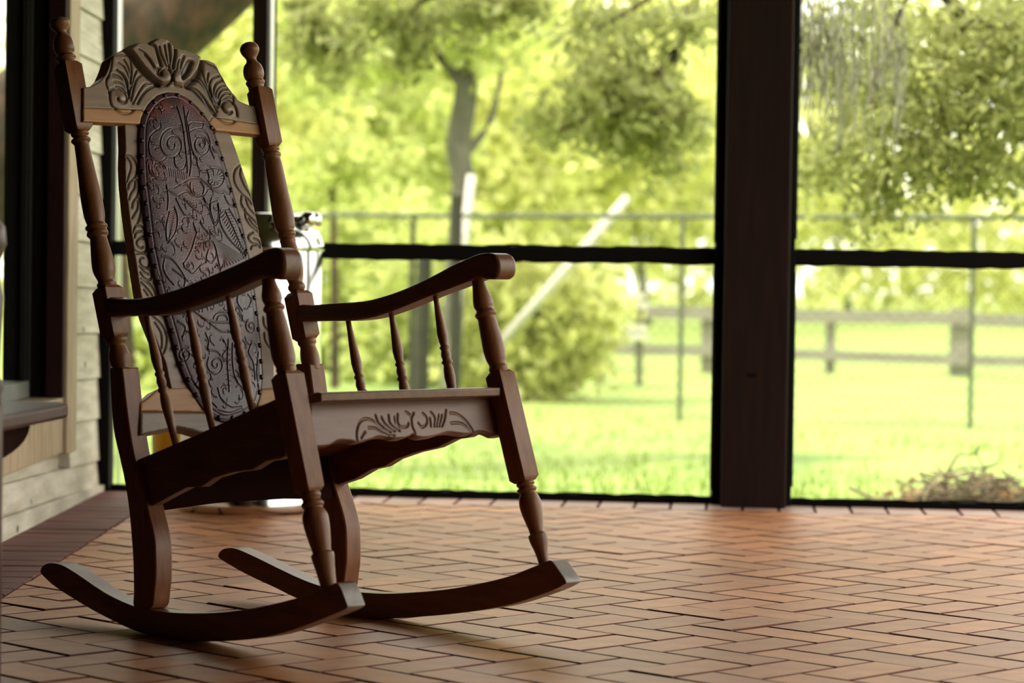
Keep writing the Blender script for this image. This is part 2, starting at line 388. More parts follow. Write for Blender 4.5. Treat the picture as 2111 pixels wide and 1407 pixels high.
# wavy rubber spline that holds the screen cloth round each bay
def spline(pts, nm):
    out = []
    for a, b in zip(pts[:-1], pts[1:]):
        a = np.array(a, float); b = np.array(b, float); n = max(2, int(np.linalg.norm(b - a) / .03))
        for k in range(n):
            p = a + (b - a) * k / n; out.append((*(scr(p[0], .0) + 0), p[1] + rng.normal(0, .0016)))
    return MB().tube(out, .0035, 6).build(nm, MDARK)
for k, (a, b) in enumerate(((along(558), aF0), (aF1, 3.36))):
    for z0, z1 in ((.02, RZ - .021), (RZ + .021, 2.4)):
        s = spline([(a + .002, z0), (b - .002, z0), (b - .002, z1), (a + .002, z1), (a + .002, z0)], 'screen_spline'); s.parent = sill

# ================================================================== ROCKING CHAIR
U = np.array([1, 1, 0]) / 2 ** .5; V_ = np.array([1, -1, 0]) / 2 ** .5; Z = np.array([0, 0, 1.])
N0 = onfloor(400, 1321); O = N0 + U * .229; O[2] = 0
CH = empty('rocking_chair', tuple(O), -math.pi / 4)
tag(CH, 'carved wooden rocking chair with tooled leather oval back on brick porch floor', 'rocking chair')
def tol(p): d = np.asarray(p) - O; return np.array([d @ V_, d @ U, d[2]])
def tow(q): return O + V_ * q[0] + U * q[1] + Z * q[2]
def depth(q): return (tow(q) - CAM) @ FW
def side(px, py, sg, off=0.):
    """pixel -> chair coordinates on the (slightly tapering) side plane, sg=-1 near side, +1 far side; off = outward offset"""
    p0l = np.array([0, sg * .2275 + sg * off, 0]); nl = np.array([-.035 * sg, 1, 0])
    nw = V_ * nl[0] + U * nl[1]
    return tol(onplane(px, py, tow(p0l), nw))
def catmull(P, k=6, closed=False):
    P = [np.asarray(p, float) for p in P]; n = len(P); out = []
    for i in range(n if closed else n - 1):
        if closed: a, b, c, d = P[i - 1], P[i], P[(i + 1) % n], P[(i + 2) % n]
        else: a, b, c, d = P[max(i - 1, 0)], P[i], P[i + 1], P[min(i + 2, n - 1)]
        for j in range(k):
            t = j / k; out.append(.5 * (2 * b + (c - a) * t + (2 * a - 5 * b + 4 * c - d) * t * t + (3 * b - a - 3 * c + d) * t ** 3))
    if not closed: out.append(P[-1])
    return out
def sideboard(name, pix, sg, off, thick, m, sm=3, bev=.003):
    """outline traced on the board's face that looks at the camera (the -t face)"""
    q = [side(x, y, sg, off) for x, y in pix]
    q = catmull(q, sm, True) if sm > 1 else q
    d = np.array([.0, 1, 0]) * thick
    o = MB().prism(q, [p + d for p in q]).build(name, m, CH, bev=bev); return o

NROCK = [(83, 1178), (88, 1166), (102, 1160), (126, 1164), (157, 1182), (215, 1221), (270, 1247), (313, 1257), (371, 1263), (449, 1262), (526, 1252), (604, 1234), (655, 1217), (684, 1204), (694, 1201), (703, 1213), (713, 1240), (716, 1251), (706, 1258), (682, 1268), (623, 1291), (565, 1309), (507, 1318), (429, 1322), (371, 1320), (293, 1305), (235, 1280), (177, 1249), (118, 1212), (92, 1190)]
FROCK = [(449, 1146), (455, 1134), (468, 1129), (487, 1131), (526, 1148), (604, 1186), (655, 1206), (700, 1216), (737, 1220), (796, 1223), (859, 1220), (921, 1214), (984, 1203), (1046, 1188), (1093, 1170), (1125, 1157), (1137, 1156), (1153, 1177), (1167, 1199), (1160, 1206), (1140, 1216), (1093, 1233), (1046, 1247), (984, 1258), (921, 1266), (859, 1271), (796, 1275), (740, 1274), (690, 1264), (612, 1233), (565, 1210), (507, 1183), (460, 1156)]
TH = .038
for args_ in ((NROCK, -1, TH / 2), (FROCK, 1, -TH / 2)):
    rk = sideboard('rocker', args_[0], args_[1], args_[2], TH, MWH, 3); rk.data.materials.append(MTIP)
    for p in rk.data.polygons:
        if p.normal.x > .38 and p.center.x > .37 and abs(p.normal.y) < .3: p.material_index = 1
# lower curved rear legs (same side profile on both sides)
NL = [(224, 757), (226, 800), (231, 878), (243, 935), (255, 990), (264, 1050), (270, 1117), (273, 1171), (274, 1220), (275, 1252), (309, 1254), (316, 1220), (319, 1190), (319, 1150), (318, 1120), (313, 1090), (303, 1050), (288, 995), (275, 942), (266, 890), (259, 839), (250, 757)]
leg = [side(x, y, -1, .02) for x, y in NL]; leg = [leg[0]] + catmull(leg[1:-8] , 3) + catmull(leg[-8:-1], 4) + [leg[-1]]
for sg in (-1, 1):
    q = [np.array([p[0] - (.004 if sg > 0 else 0), 0, p[2]]) for p in leg]
    th = .038
    A = []; B = []
    for p in q:
        c = sg * (.2275 + .035 * p[0]); A.append((p[0], c - th / 2, p[2])); B.append((p[0], c + th / 2, p[2]))
    MB().prism(A, B).build('rear_leg', MW, CH, bev=.003)

def post(name, sg, segs, m, par=CH):
    """segs: list of ('r', [(px,py,halfwidth)...]) turned lengths and ('q', (x0,y0),(x1,y1),hw0,hw1) square blocks"""
    pts = []
    for s in segs:
        for a in (s[1] if s[0] == 'r' else [s[1], s[2]]): pts.append(side(a[0], a[1], sg))
    pts = np.array(pts); c = np.polyfit(pts[:, 2], pts[:, 0], 1)
    def ctr(px, py):
        z = side(px, py, sg)[2]; s = c[0] * z + c[1]; return np.array([s, sg * (.2275 + .035 * s), z])
    ax = np.array([c[0], sg * .035 * c[0], 1]); ax /= np.linalg.norm(ax)
    a = np.cross(ax, [0, 1, 0]); a /= np.linalg.norm(a); b = np.cross(ax, a)
    mb = MB()
    for s in segs:
        if s[0] == 'r':
            st = s[1]; zz = [ctr(x, y) for x, y, h in st]; rr = [h * depth(p) / F * .985 for (x, y, h), p in zip(st, zz)]
            # smooth profile by interpolation
            L = [p[2] for p in zz]; n = 28; Vv = []; Fc = []
            ln = []; rn = []
            for i in range(len(zz) - 1):
                for k in range(3):
                    t = k / 3; ln.append(zz[i] * (1 - t) + zz[i + 1] * t)
                    p0, p1, p2, p3 = rr[max(i - 1, 0)], rr[i], rr[i + 1], rr[min(i + 2, len(rr) - 1)]
                    rn.append(max(.001, .5 * (2 * p1 + (p2 - p0) * t + (2 * p0 - 5 * p1 + 4 * p2 - p3) * t * t + (3 * p1 - p0 - 3 * p2 + p3) * t ** 3)))
            ln.append(zz[-1]); rn.append(rr[-1])
            for p, r in zip(ln, rn):
                for k in range(n):
                    t = 2 * math.pi * k / n; Vv.append(p + r * (math.cos(t) * a + math.sin(t) * b))
            for i in range(len(ln) - 1):
                for k in range(n): Fc.append((i * n + k, i * n + (k + 1) % n, (i + 1) * n + (k + 1) % n, (i + 1) * n + k))
            Fc.append(tuple(range(n))); Fc.append(tuple((len(ln) - 1) * n + k for k in range(n))[::-1])
            mb.add(Vv, Fc)
        else:
            p0 = ctr(*s[1]); p1 = ctr(*s[2]); h0 = s[3] * depth(p0) / F / 1.4; h1 = s[4] * depth(p1) / F / 1.4
            ln = np.linalg.norm(p1 - p0); cut = min(.007, ln * .1)
            q = []
            for t, sc in ((0, .72), (cut / ln, 1), (1 - cut / ln, 1), (1, .72)):
                p = p0 * (1 - t) + p1 * t; h = (h0 * (1 - t) + h1 * t) * sc
                q.append([p + h * (i * a + j * b) for i, j in ((-1, -1), (1, -1), (1, 1), (-1, 1))])
            Vv = [v for r in q for v in r]; Fc = [(0, 1, 2, 3), (15, 14, 13, 12)]
            for i in range(3):
                for k in range(4): Fc.append((i * 4 + k, i * 4 + (k + 1) % 4, (i + 1) * 4 + (k + 1) % 4, (i + 1) * 4 + k))
            mb.add(Vv, Fc)
    o = mb.build(name, m, par)
    me = o.data; 
    for p in me.polygons: p.use_smooth = len(p.vertices) == 4
    # keep the square blocks crisp
    bm = bmesh.new(); bm.from_mesh(me)
    for e in bm.edges:
        if len(e.link_faces) == 2 and e.calc_face_angle(0) > math.radians(38): e.smooth = False
    bm.to_mesh(me); bm.free()
    bevel(o, .0012, 2, 60)
    return o
NBP = [('q', (150 - 18, 130), (160, 272), 30, 30),
       ('r', [(167, 270, 16), (167, 275, 19), (168, 279, 18), (168, 283, 14), (169, 287, 20), (170, 291, 20.5), (170, 296, 16), (171, 305, 16), (172, 318, 16.5), (176, 340, 18), (180, 364, 19.5), (185, 390, 21.5), (189, 412, 22.5), (194, 445, 22), (196, 458, 19.5), (197, 462, 19), (198, 466, 23), (199, 470, 23), (199, 474, 20), (200, 479, 22.5), (201, 484, 22.5), (202, 489, 18), (203, 497, 18.5), (206, 520, 21.5), (213, 548, 24), (215, 562, 22.5), (217, 574, 18), (218, 580, 17), (219, 585, 20.5), (220, 589, 20), (221, 594, 18)]),
       ('q', (220, 591), (239, 697), 33, 31),
       ('r', [(239, 692, 17), (240, 698, 21), (241, 704, 22), (242, 709, 19), (243, 713, 17), (245, 724, 20), (247, 736, 22), (249, 747, 21), (250, 755, 19), (251, 762, 18)])]
NFIN = [('r', [(122, 36.5, 2), (122, 38, 10), (122, 42, 17), (122, 48, 21.5), (123, 54, 20), (125, 60, 15.5), (126, 65, 11), (127, 69, 10), (128, 73, 13), (129, 79, 18.5), (130, 88, 21.5), (132, 98, 22), (133, 106, 20.5), (135, 112, 16), (136, 115, 17), (136, 118, 20.5), (137, 121, 20.5), (138, 124, 18), (139, 131, 18), (140, 138, 17)])]
a = post('back_post', -1, NBP, MW)
def postfin(sg, segs, full, par):
    # finial shares the axis of the post: fit with all stations but build only the finial
    pts = []
    for s in full + segs:
        for q in (s[1] if s[0] == 'r' else [s[1], s[2]]): pts.append(q)
    return None
post('finial', -1, NFIN, MW, a)
FBP = [('q', (534, 182), (554, 304), 27, 27),
       ('r', [(558, 302, 15), (559, 306, 18.5), (559, 310, 18.5), (560, 314, 15), (561, 318, 19.5), (562, 322, 19.5), (562, 327, 17), (563, 338, 18.5), (567, 370, 19.5), (571, 400, 20.5), (577, 435, 22), (582, 458, 22), (586, 471, 19.5), (588, 477, 17), (590, 482, 19.5), (591, 486, 19), (592, 490, 15.5), (594, 496, 17), (595, 501, 16), (598, 510, 17), (603, 530, 19.5), (607, 552, 21), (610, 568, 19), (612, 578, 16), (613, 584, 15), (614, 589, 18), (615, 594, 18), (616, 600, 15)]),
       ('q', (612, 602), (630, 700), 30, 29),
       ('r', [(631, 696, 16), (632, 701, 19.5), (633, 707, 19.5), (634, 713, 16.5), (636, 724, 18.5), (638, 736, 20), (640, 748, 19.5), (641, 757, 18), (643, 764, 17)])]
FFIN = [('r', [(513, 87, 2), (513, 88.5, 9), (513, 92, 15.5), (513, 98, 19.5), (514, 105, 20), (515, 112, 17), (517, 119, 12), (518, 125, 10.5), (519, 130, 13), (520, 135, 18), (521, 144, 21), (523, 154, 21.5), (524, 161, 19.5), (525, 165, 17), (526, 169, 20), (527, 173, 19.5), (528, 177, 17), (530, 186, 16.5)])]
b = post('back_post', 1, FBP, MW); post('finial', 1, FFIN, MW, b)
NFP = [('r', [(549, 560, 13), (550, 578, 14), (552, 586, 15.5), (555, 596, 18), (559, 607, 21), (562, 617, 21), (564, 624, 18.5), (565, 628, 18.5), (566, 632, 22.5), (567, 637, 23), (568, 642, 19), (569, 648, 19.5), (571, 665, 21.5), (574, 690, 23), (579, 715, 24.5), (582, 734, 25), (585, 747, 23), (587, 755, 20), (588, 759, 21.5), (589, 764, 21), (590, 772, 19)]),
       ('q', (596, 768), (643, 1015), 35, 31.5),
       ('r', [(644, 1010, 17), (645, 1018, 21), (645, 1024, 21), (646, 1030, 18), (647, 1037, 23.5), (648, 1042, 23.5), (648, 1047, 20), (649, 1053, 23), (650, 1063, 27), (652, 1079, 27.5), (655, 1100, 25.5), (659, 1120, 22.5), (662, 1132, 20.5), (663, 1137, 20), (664, 1141, 24), (665, 1146, 24.5), (665, 1154, 23.5), (667, 1166, 21.5), (670, 1185, 19), (672, 1203, 17.5), (673, 1212, 17)])]
FFP = [('r', [(982, 560, 12), (984, 574, 12.5), (987, 590, 14.5), (990, 604, 17.5), (994, 618, 20.5), (996, 630, 21), (998, 637, 18), (1000, 642, 20), (1002, 646, 23), (1003, 650, 22), (1004, 655, 19), (1006, 665, 20), (1010, 682, 21), (1016, 705, 22.5), (1020, 725, 23), (1023, 740, 21), (1025, 749, 18), (1026, 754, 18.5), (1027, 758, 20.5), (1028, 763, 20), (1030, 770, 18)]),
       ('q', (1030, 765), (1078, 992), 31, 31.5),
       ('r', [(1082, 988, 15), (1083, 995, 19.5), (1084, 999, 19), (1085, 1003, 16), (1087, 1007, 21), (1088, 1011, 20.5), (1089, 1015, 17), (1091, 1022, 20), (1094, 1033, 23), (1096, 1045, 23.5), (1099, 1060, 21.5), (1103, 1079, 18), (1105, 1092, 15.5), (1106, 1098, 16), (1107, 1101, 19.5), (1108, 1106, 20), (1110, 1114, 19), (1113, 1128, 15.5), (1118, 1145, 12.5), (1122, 1160, 11.5), (1123, 1168, 11)])]
post('front_post', -1, NFP, MW); post('front_post', 1, FFP, MW)

# arms with rolled fronts
NARM = [(216, 614), (240, 616), (294, 613), (359, 596), (419, 572), (479, 546), (524, 524), (543, 514), (560, 510), (574, 514), (581, 525), (583, 545), (581, 566), (573, 576), (560, 575), (538, 573), (509, 584), (464, 605), (419, 623), (359, 643), (315, 650), (250, 651), (216, 650)]
FARM = [(612, 630), (640, 629), (681, 625), (743, 621), (790, 610), (837, 593), (884, 571), (931, 546), (962, 532), (985, 523), (1003, 521), (1017, 524), (1025, 534), (1028, 548), (1026, 565), (1017, 575), (1000, 575), (985, 572), (965, 579), (931, 592), (890, 607), (853, 622), (800, 643), (756, 656), (712, 661), (656, 661), (612, 660)]
sideboard('arm', NARM, -1, .024, .047, MWH, 3, .009)
sideboard('arm', FARM, 1, -.022, .046, MWH, 3, .009)
# spindles
SPR = [(0, 5), (.1, 6), (.25, 9), (.36, 11), (.42, 9.5), (.45, 7.5), (.465, 10.5), (.475, 10.5), (.49, 8), (.53, 10.5), (.57, 8.5), (.585, 11.5), (.597, 11.5), (.61, 8.5), (.65, 10.5), (.71, 11.5), (.85, 8.5), (1, 6.5)]
def spindle(sg, a, b, sc=1):
    P0 = side(*a, sg); P1 = side(*b, sg); d = (P1 - P0); 
    A = MB(); n = 14
    pts = [P0 + d * t for t, r in SPR]; A.tube(pts, [r * sc * depth(p) / F for p, (t, r) in zip(pts, SPR)], n)
    o = A.build('spindle', MW, CH, smooth=True); return o
spindle(-1, (300, 642), (362, 916)); spindle(-1, (386, 626), (438, 886)); spindle(-1, (466, 590), (521, 850))
spindle(1, (716, 652), (768, 918)); spindle(1, (805, 636), (847, 880)); spindle(1, (896, 600), (940, 848))

# seat: tilted plank, rails, apron
SL = .326; S_s, S_z = .192, .422; SN = np.array([-SL, 0, 1.]) / math.hypot(SL, 1); SD = np.array([1, 0, SL]) / math.hypot(SL, 1)
def seatpt(px, py):
    nw = V_ * SN[0] + Z * SN[2]; return tol(onplane(px, py, tow((S_s, 0, S_z)), nw))
sf_n = seatpt(652, 809); sf_f = seatpt(1043, 796)
def sz(s): return S_z + (SL if s < .2 else .2) * (s - S_s) + (.0016 if s >= .2 else 0)
SS = [(-.165, -.205, .205), (.05, -.212, .212), (.20, -.216, .216), (.22, -.206, .212), (.26, -.206, .214), (.289, -.205, .222), (.297, -.203, .214)]
sm2 = MB(); vt = []; vb = []
for q_, a_, b_ in SS:
    zz_ = sz(q_) - (.003 if q_ > .292 else 0); vt += [(q_, a_, zz_), (q_, b_, zz_)]; vb += [(q_, a_, sz(q_) - .017), (q_, b_, sz(q_) - .017)]
n_ = len(SS); fs = [(0, 1, 2 * n_ + 1, 2 * n_), (2 * n_ - 2, 2 * n_ - 1, 4 * n_ - 1, 4 * n_ - 2)[::-1]]
for i in range(n_ - 1):
    k = 2 * i; fs += [(k, k + 1, k + 3, k + 2), (2 * n_ + k, 2 * n_ + k + 2, 2 * n_ + k + 3, 2 * n_ + k + 1), (k, k + 2, 2 * n_ + k + 2, 2 * n_ + k), (k + 1, 2 * n_ + k + 1, 2 * n_ + k + 3, k + 3)]
sm2.add(vt + vb, fs); sm2.build('seat', MWH, CH, bev=.002)
NRAIL_B = [(282, 1052), (310, 1044), (345, 1025), (385, 1004), (415, 1003), (440, 985), (480, 973), (520, 968), (548, 950), (575, 946), (588, 940)]
top = [(588, 812), (553, 829), (500, 852), (404, 896), (310, 936), (276, 950)]
sideboard('seat_rail', top + NRAIL_B, -1, .008, .02, MWH, 1, .0015)
FR_B = [(650, 1013), (697, 998), (731, 987), (765, 967), (792, 961), (816, 946), (857, 932), (901, 922), (935, 905), (963, 901), (976, 894), (1000, 889), (1035, 893)]
FR_T = [(1035, 800), (900, 830), (800, 872), (700, 905), (650, 925)]
sideboard('seat_rail', FR_B + FR_T, 1, -.010, .02, MWH, 1, .0015)

# planes for carved boards -------------------------------------------
def dist_poly(P, segs):
    d = np.full(len(P), 1e9)
    for a, b in segs:
        ab = b - a; L2 = ab @ ab + 1e-12; t = np.clip(((P - a) @ ab) / L2, 0, 1)
        d = np.minimum(d, np.hypot(*(P - a - t[:, None] * ab).T))
    return d
def inside(P, poly):
    x, y = P[:, 0], P[:, 1]; c = np.zeros(len(P), bool); n = len(poly)
    for i in range(n):
        x0, y0 = poly[i]; x1, y1 = poly[(i + 1) % n]
        if y0 == y1: continue
        m = ((y0 > y) != (y1 > y)) & (x < (x1 - x0) * (y - y0) / (y1 - y0) + x0); c ^= m
    return c
def carved(name, outline, lines, cell, thick, basis, m, par, hfun=None, edge=.0, tint=None):
    """board with dense relief front. outline/lines in plane coords; lines: (polyline, width, depth)"""
    P0, E1, E2, Nn = basis
    ol = np.array(outline); lo = ol.min(0) - cell; hi = ol.max(0) + cell
    nx, ny = [int(v) + 2 for v in (hi - lo) / cell]
    gx, gy = np.meshgrid(lo[0] + np.arange(nx) * cell, lo[1] + np.arange(ny) * cell)
    G = np.stack([gx.ravel(), gy.ravel()], 1)
    ci, cj = np.meshgrid(np.arange(nx - 1), np.arange(ny - 1)); c0 = (cj * nx + ci).ravel()
    Q = np.stack([c0, c0 + 1, c0 + nx + 1, c0 + nx], 1)
    ctr = G[Q].mean(1); Q = Q[inside(ctr, ol)]
    used = np.unique(Q); rm = -np.ones(len(G), int); rm[used] = np.arange(len(used)); G = G[used]; Q = rm[Q]
    E = {}
    for q in Q:
        for k in range(4):
            a, b = int(q[k]), int(q[(k + 1) % 4])
            if (b, a) in E: del E[(b, a)]
            else: E[(a, b)] = 1
    bv = np.array(sorted({v for e in E for v in e}))
    # snap the rim to the outline
    n = len(ol); best = np.full(len(bv), 1e9); bp = G[bv].copy()
    for i in range(n):
        a, b2 = ol[i], ol[(i + 1) % n]; ab = b2 - a; t = np.clip(((G[bv] - a) @ ab) / (ab @ ab + 1e-12), 0, 1); pr = a + t[:, None] * ab
        d = np.hypot(*(G[bv] - pr).T); k = d < best; best[k] = d[k]; bp[k] = pr[k]
    k = best < cell * 1.6; G[bv[k]] = bp[k]
    H = np.zeros(len(G)); dark = np.zeros(len(G))
    for pl, wd, dp in lines:
        pl = np.array(catmull(pl, 4)) if len(pl) > 2 else np.array(pl)
        lo_, hi_ = pl.min(0) - wd * 3, pl.max(0) + wd * 3
        s = np.where((G[:, 0] > lo_[0]) & (G[:, 0] < hi_[0]) & (G[:, 1] > lo_[1]) & (G[:, 1] < hi_[1]))[0]
        if len(s) == 0: continue
        d = dist_poly(G[s], list(zip(pl[:-1], pl[1:])))
        g = np.exp(-(d / wd) ** 2)
        H[s] = np.where(dp > 0, np.minimum(H[s], -dp * g), np.maximum(H[s], -dp * g)) if hfun is None else H[s] - dp * g
        dark[s] = np.maximum(dark[s], g if dp > 0 else 0)
    if hfun is not None: H = H + hfun(G)
    if edge > 0:
        d = dist_poly(G, [(ol[i], ol[(i + 1) % n]) for i in range(n)]); H = H - edge * np.clip(1 - d / edge, 0, 1) ** 2
    V = P0 + G[:, :1] * E1 + G[:, 1:] * E2 + H[:, None] * Nn
    nb = len(bv); idx = {int(v): len(G) + i for i, v in enumerate(bv)}
    Vb = P0 + G[bv][:, :1] * E1 + G[bv][:, 1:] * E2 - thick * Nn
    Fs = [tuple(map(int, q)) for q in Q]
    for a, b in E: Fs.append((b, a, idx[a], idx[b]))
    # back: same cells, coarse copy
    nxt = {a: b for a, b in E}
    while nxt:
        st, cur = nxt.popitem(); loop = [st]
        while cur != st and cur in nxt: loop.append(cur); cur = nxt.pop(cur)
        if len(loop) > 2: Fs.append(tuple(idx[v] for v in loop[::-1]))
    me = bpy.data.meshes.new(name); me.from_pydata(np.vstack([V, Vb]).tolist(), [], Fs); me.materials.append(m)
    at_ = me.attributes.new('carve', 'FLOAT', 'POINT'); at_.data.foreach_set('value', np.concatenate([dark, np.zeros(nb)]).astype(np.float32))
    if tint is not None:
        at2 = me.attributes.new('dye', 'FLOAT', 'POINT'); at2.data.foreach_set('value', np.concatenate([tint(G), np.zeros(nb)]).astype(np.float32))
    sm = [i < len(Q) for i in range(len(Fs))]
    me.polygons.foreach_set('use_smooth', sm)
    o = bpy.data.objects.new(name, me); COL.objects.link(o); o.parent = par
    return o
def stain_and_shade(m, dcol, amt=.8, dye=None):
    """dark antiquing glaze in the cut lines, groove shade painted in with it, and dyed areas"""
    nt = m.node_tree; N = nt.nodes; L = nt.links; b = N['Principled BSDF']
    src = b.inputs['Base Color'].links[0].from_socket
    if dye:
        a = N.new('ShaderNodeAttribute'); a.attribute_name = 'dye'; mx = N.new('ShaderNodeMixRGB'); L.new(a.outputs['Fac'], mx.inputs[0]); L.new(src, mx.inputs[1]); mx.inputs[2].default_value = (*dye, 1); src = mx.outputs[0]
    a = N.new('ShaderNodeAttribute'); a.attribute_name = 'carve'
    mu_ = N.new('ShaderNodeMath'); mu_.operation = 'MULTIPLY'; mu_.inputs[1].default_value = amt; L.new(a.outputs['Fac'], mu_.inputs[0])
    mx = N.new('ShaderNodeMixRGB'); L.new(mu_.outputs[0], mx.inputs[0]); L.new(src, mx.inputs[1]); mx.inputs[2].default_value = (*dcol, 1)
    L.new(mx.outputs[0], b.inputs['Base Color'])
stain_and_shade(MCREST, (.035, .018, .012), .92); stain_and_shade(MLEATHER, (.02, .012, .015), .5, (.19, .035, .035)); 
MAPR = mat('apron_wood', (.21, .095, .05), .4, coat=.1, alt=(.15, .062, .033), nscale=9, stretch=(4, 1, 6), bump=.05); stain_and_shade(MAPR, (.06, .03, .02), .75)

# back plane: contains the cross direction and the rake of the back posts
BA = np.array([-.318, 0, .948]); BA /= np.linalg.norm(BA); BN = np.array([BA[2], 0, -BA[0]]); BP = np.array([-.302, 0, .716])
def bpl(off=0):
    P0 = BP + BN * off; return (P0, np.array([0, 1., 0]), BA, BN)
def bxy(px, py, off=0):
    P0 = BP + BN * off; nw = V_ * BN[0] + Z * BN[2]; q = tol(onplane(px, py, tow(P0), nw)) - P0
    return np.array([q[1], q @ BA])
def zl(pl, x0, y0, k, off, wd=.0016, dp=.003): return ([bxy(x0 + x / k, y0 + y / k, off) for x, y in pl], wd, dp)

# crest ---------------------------------------------------------------
CO = .014
crest = [(172, 180), (187, 178), (205, 168), (217, 155), (224, 140), (229, 126), (233, 114), (240, 109), (257, 101), (266, 94), (275, 91.5), (292, 90), (304, 92), (312, 84), (322, 80), (332, 80), (341, 84), (350, 92), (356, 99), (366, 102), (380, 104), (396, 111), (408, 117), (415, 122), (430, 124), (443, 130), (450, 140), (457, 154), (468, 173), (480, 190), (495, 206), (508, 212), (528, 219), (536, 257), (439, 243.5)]
oval = [(345, 192), (324, 199), (305, 218), (293, 243), (289, 268), (288.5, 300), (289, 337), (292, 385), (298, 432), (306, 500), (318, 560), (333, 620), (350, 677), (372, 755), (401, 815), (420, 843), (443, 861), (462, 869), (483, 865), (508, 855), (528, 836), (537, 805), (540, 770), (537, 719), (531, 659), (522, 590), (512, 530), (499, 470), (484, 415), (470, 365), (458, 325), (446, 290), (432, 255), (412, 228), (385, 203), (365, 193)]
CX_ = [(172, 225), (191, 224.5), (285, 227), (289, 222)]
# upper grey board of the crest with an arched cut-out over the oval
cr_out = [(172, 180)] + crest[1:-1] + [(438, 241)] + [(431, 253), (420, 236), (405, 219), (385, 202), (365, 192), (345, 190), (324, 197), (305, 216), (296, 232), (292, 226.5), (172, 222)]
cr_out = [bxy(x, y, CO) for x, y in cr_out]
A = lambda pl, wd=.0016, dp=.0034: zl(pl, 170, 70, 7.035, CO, wd, dp)
B = lambda pl, wd=.0016, dp=.0034: zl(pl, 340, 80, 6.7, CO, wd, dp)
L = [A([(375, 620), (345, 680), (355, 760), (390, 830)]), A([(470, 305), (560, 300), (650, 310)]), A([(440, 320), (420, 480), (385, 590), (350, 660)]),
     A([(400, 860), (400, 940), (430, 1040), (500, 1090)], .0022, .004), A([(800, 1010), (860, 900), (940, 810), (1040, 755), (1130, 745)], .002, .004),
     A([(390, 850), (430, 800), (520, 800), (600, 860), (640, 930), (625, 990), (570, 1000), (520, 970), (505, 935)], .002, .004),
     A([(520, 410), (600, 470), (650, 560), (690, 680), (700, 800)]), A([(600, 370), (660, 470), (700, 620), (715, 800)]), A([(695, 370), (710, 500), (715, 700)]),
     A([(500, 520), (580, 580), (640, 680), (680, 800), (690, 900)], .0024, .005), A([(440, 590), (540, 620), (620, 700), (670, 820), (680, 930)], .0024, .004), A([(450, 690), (540, 700), (620, 770), (660, 860)]), A([(480, 760), (560, 780), (620, 840)]),
     A([(790, 520), (750, 620), (725, 760)]), A([(860, 590), (790, 650), (750, 760), (720, 900), (710, 970)], .002), A([(990, 715), (910, 720), (850, 790), (790, 900), (730, 1010)]),
     A([(610, 215), (700, 320), (800, 450), (900, 570), (1000, 660), (1100, 730)], .0048, .009), A([(1100, 730), (1170, 748), (1240, 740), (1270, 680)], .002, .005),
     A([(790, 240), (870, 290), (940, 370), (1000, 460), (1050, 530)], .002, .004), A([(880, 320), (960, 420), (1020, 520)], .0026, .004), A([(950, 150), (1030, 200), (1070, 330), (1110, 470)], .0034, .006), A([(1085, 200), (1110, 300), (1160, 420), (1190, 480)], .002, .004), A([(1160, 180), (1180, 300), (1210, 420), (1230, 500)], .002, .004), A([(1310, 200), (1320, 300), (1300, 420), (1290, 520)], .003, .006),
     A([(1220, 160), (1240, 300), (1250, 450)], .0034, .004), A([(1085, 530), (1085, 590)], .005, .007),
     A([(1120, 620), (1120, 560), (1180, 520), (1240, 580), (1255, 680), (1230, 735)], .0016, .0035), A([(1230, 530), (1265, 600), (1275, 690)], .0026, .006),
     B([(170, 300), (150, 360), (140, 430)]), B([(230, 260), (200, 340), (190, 430)], .003, .003), B([(500, 330), (490, 430), (430, 530), (360, 600), (300, 645)], .005, .009),
     B([(340, 340), (290, 450), (225, 555)], .0045, .007), B([(300, 330), (250, 430), (215, 520)], .004, .005), B([(205, 540), (190, 470), (130, 440), (85, 500), (90, 580), (150, 650), (230, 655)], .0018, .004),
     B([(510, 300), (600, 350), (690, 390), (740, 440), (800, 560), (870, 660), (950, 770), (1050, 850), (1190, 910)], .0022, .004),
     B([(300, 660), (400, 720), (500, 820), (600, 940), (690, 1050)], .0034, .006), B([(300, 665), (420, 690), (520, 790), (620, 930), (700, 1020)], .002), B([(1000, 1060), (990, 980), (950, 900), (880, 855), (820, 870), (790, 930), (820, 1000), (880, 1035), (920, 1010)], .0024, .005),
     B([(410, 550), (500, 620), (580, 730), (650, 860), (720, 1000)], .0022, .004), B([(460, 530), (530, 610), (600, 730), (660, 850), (730, 950)]), B([(520, 430), (540, 540), (600, 680), (650, 770)]), B([(600, 470), (590, 570), (620, 680), (650, 790)]),
     B([(740, 510), (660, 540), (620, 620), (640, 740), (700, 880), (740, 930)]), B([(790, 570), (720, 600), (680, 680), (690, 800), (740, 900)], .002), B([(830, 640), (760, 660), (710, 740), (720, 830), (760, 910)]), B([(860, 690), (790, 700), (740, 780), (750, 870), (770, 940)], .002), B([(900, 760), (830, 750), (770, 810), (760, 880)]), B([(930, 820), (870, 800), (800, 840)]), B([(940, 780), (950, 850), (935, 900)])]
def shell(G):
    # the raised shell in the middle stands proud of the two side leaves
    poly = np.array([bxy(x, y, CO) for x, y in [(262, 100), (280, 85), (305, 88), (325, 74), (345, 80), (360, 98), (395, 105), (416, 118), (408, 145), (392, 168), (372, 178), (350, 176), (330, 176), (310, 160), (290, 138)]])
    ins = inside(G, poly); d = dist_poly(G, [(poly[i], poly[(i + 1) % len(poly)]) for i in range(len(poly))])
    h = np.where(ins, .007 * np.clip(d / .006, 0, 1), 0)
    for c, r in ((bxy(340, 160, CO), .010), (bxy(362, 158, CO), .010), (bxy(249, 200, CO), .012), (bxy(470, 224, CO), .012)):
        h += .004 * np.exp(-((G - c) ** 2).sum(1) / r ** 2)
    return h 
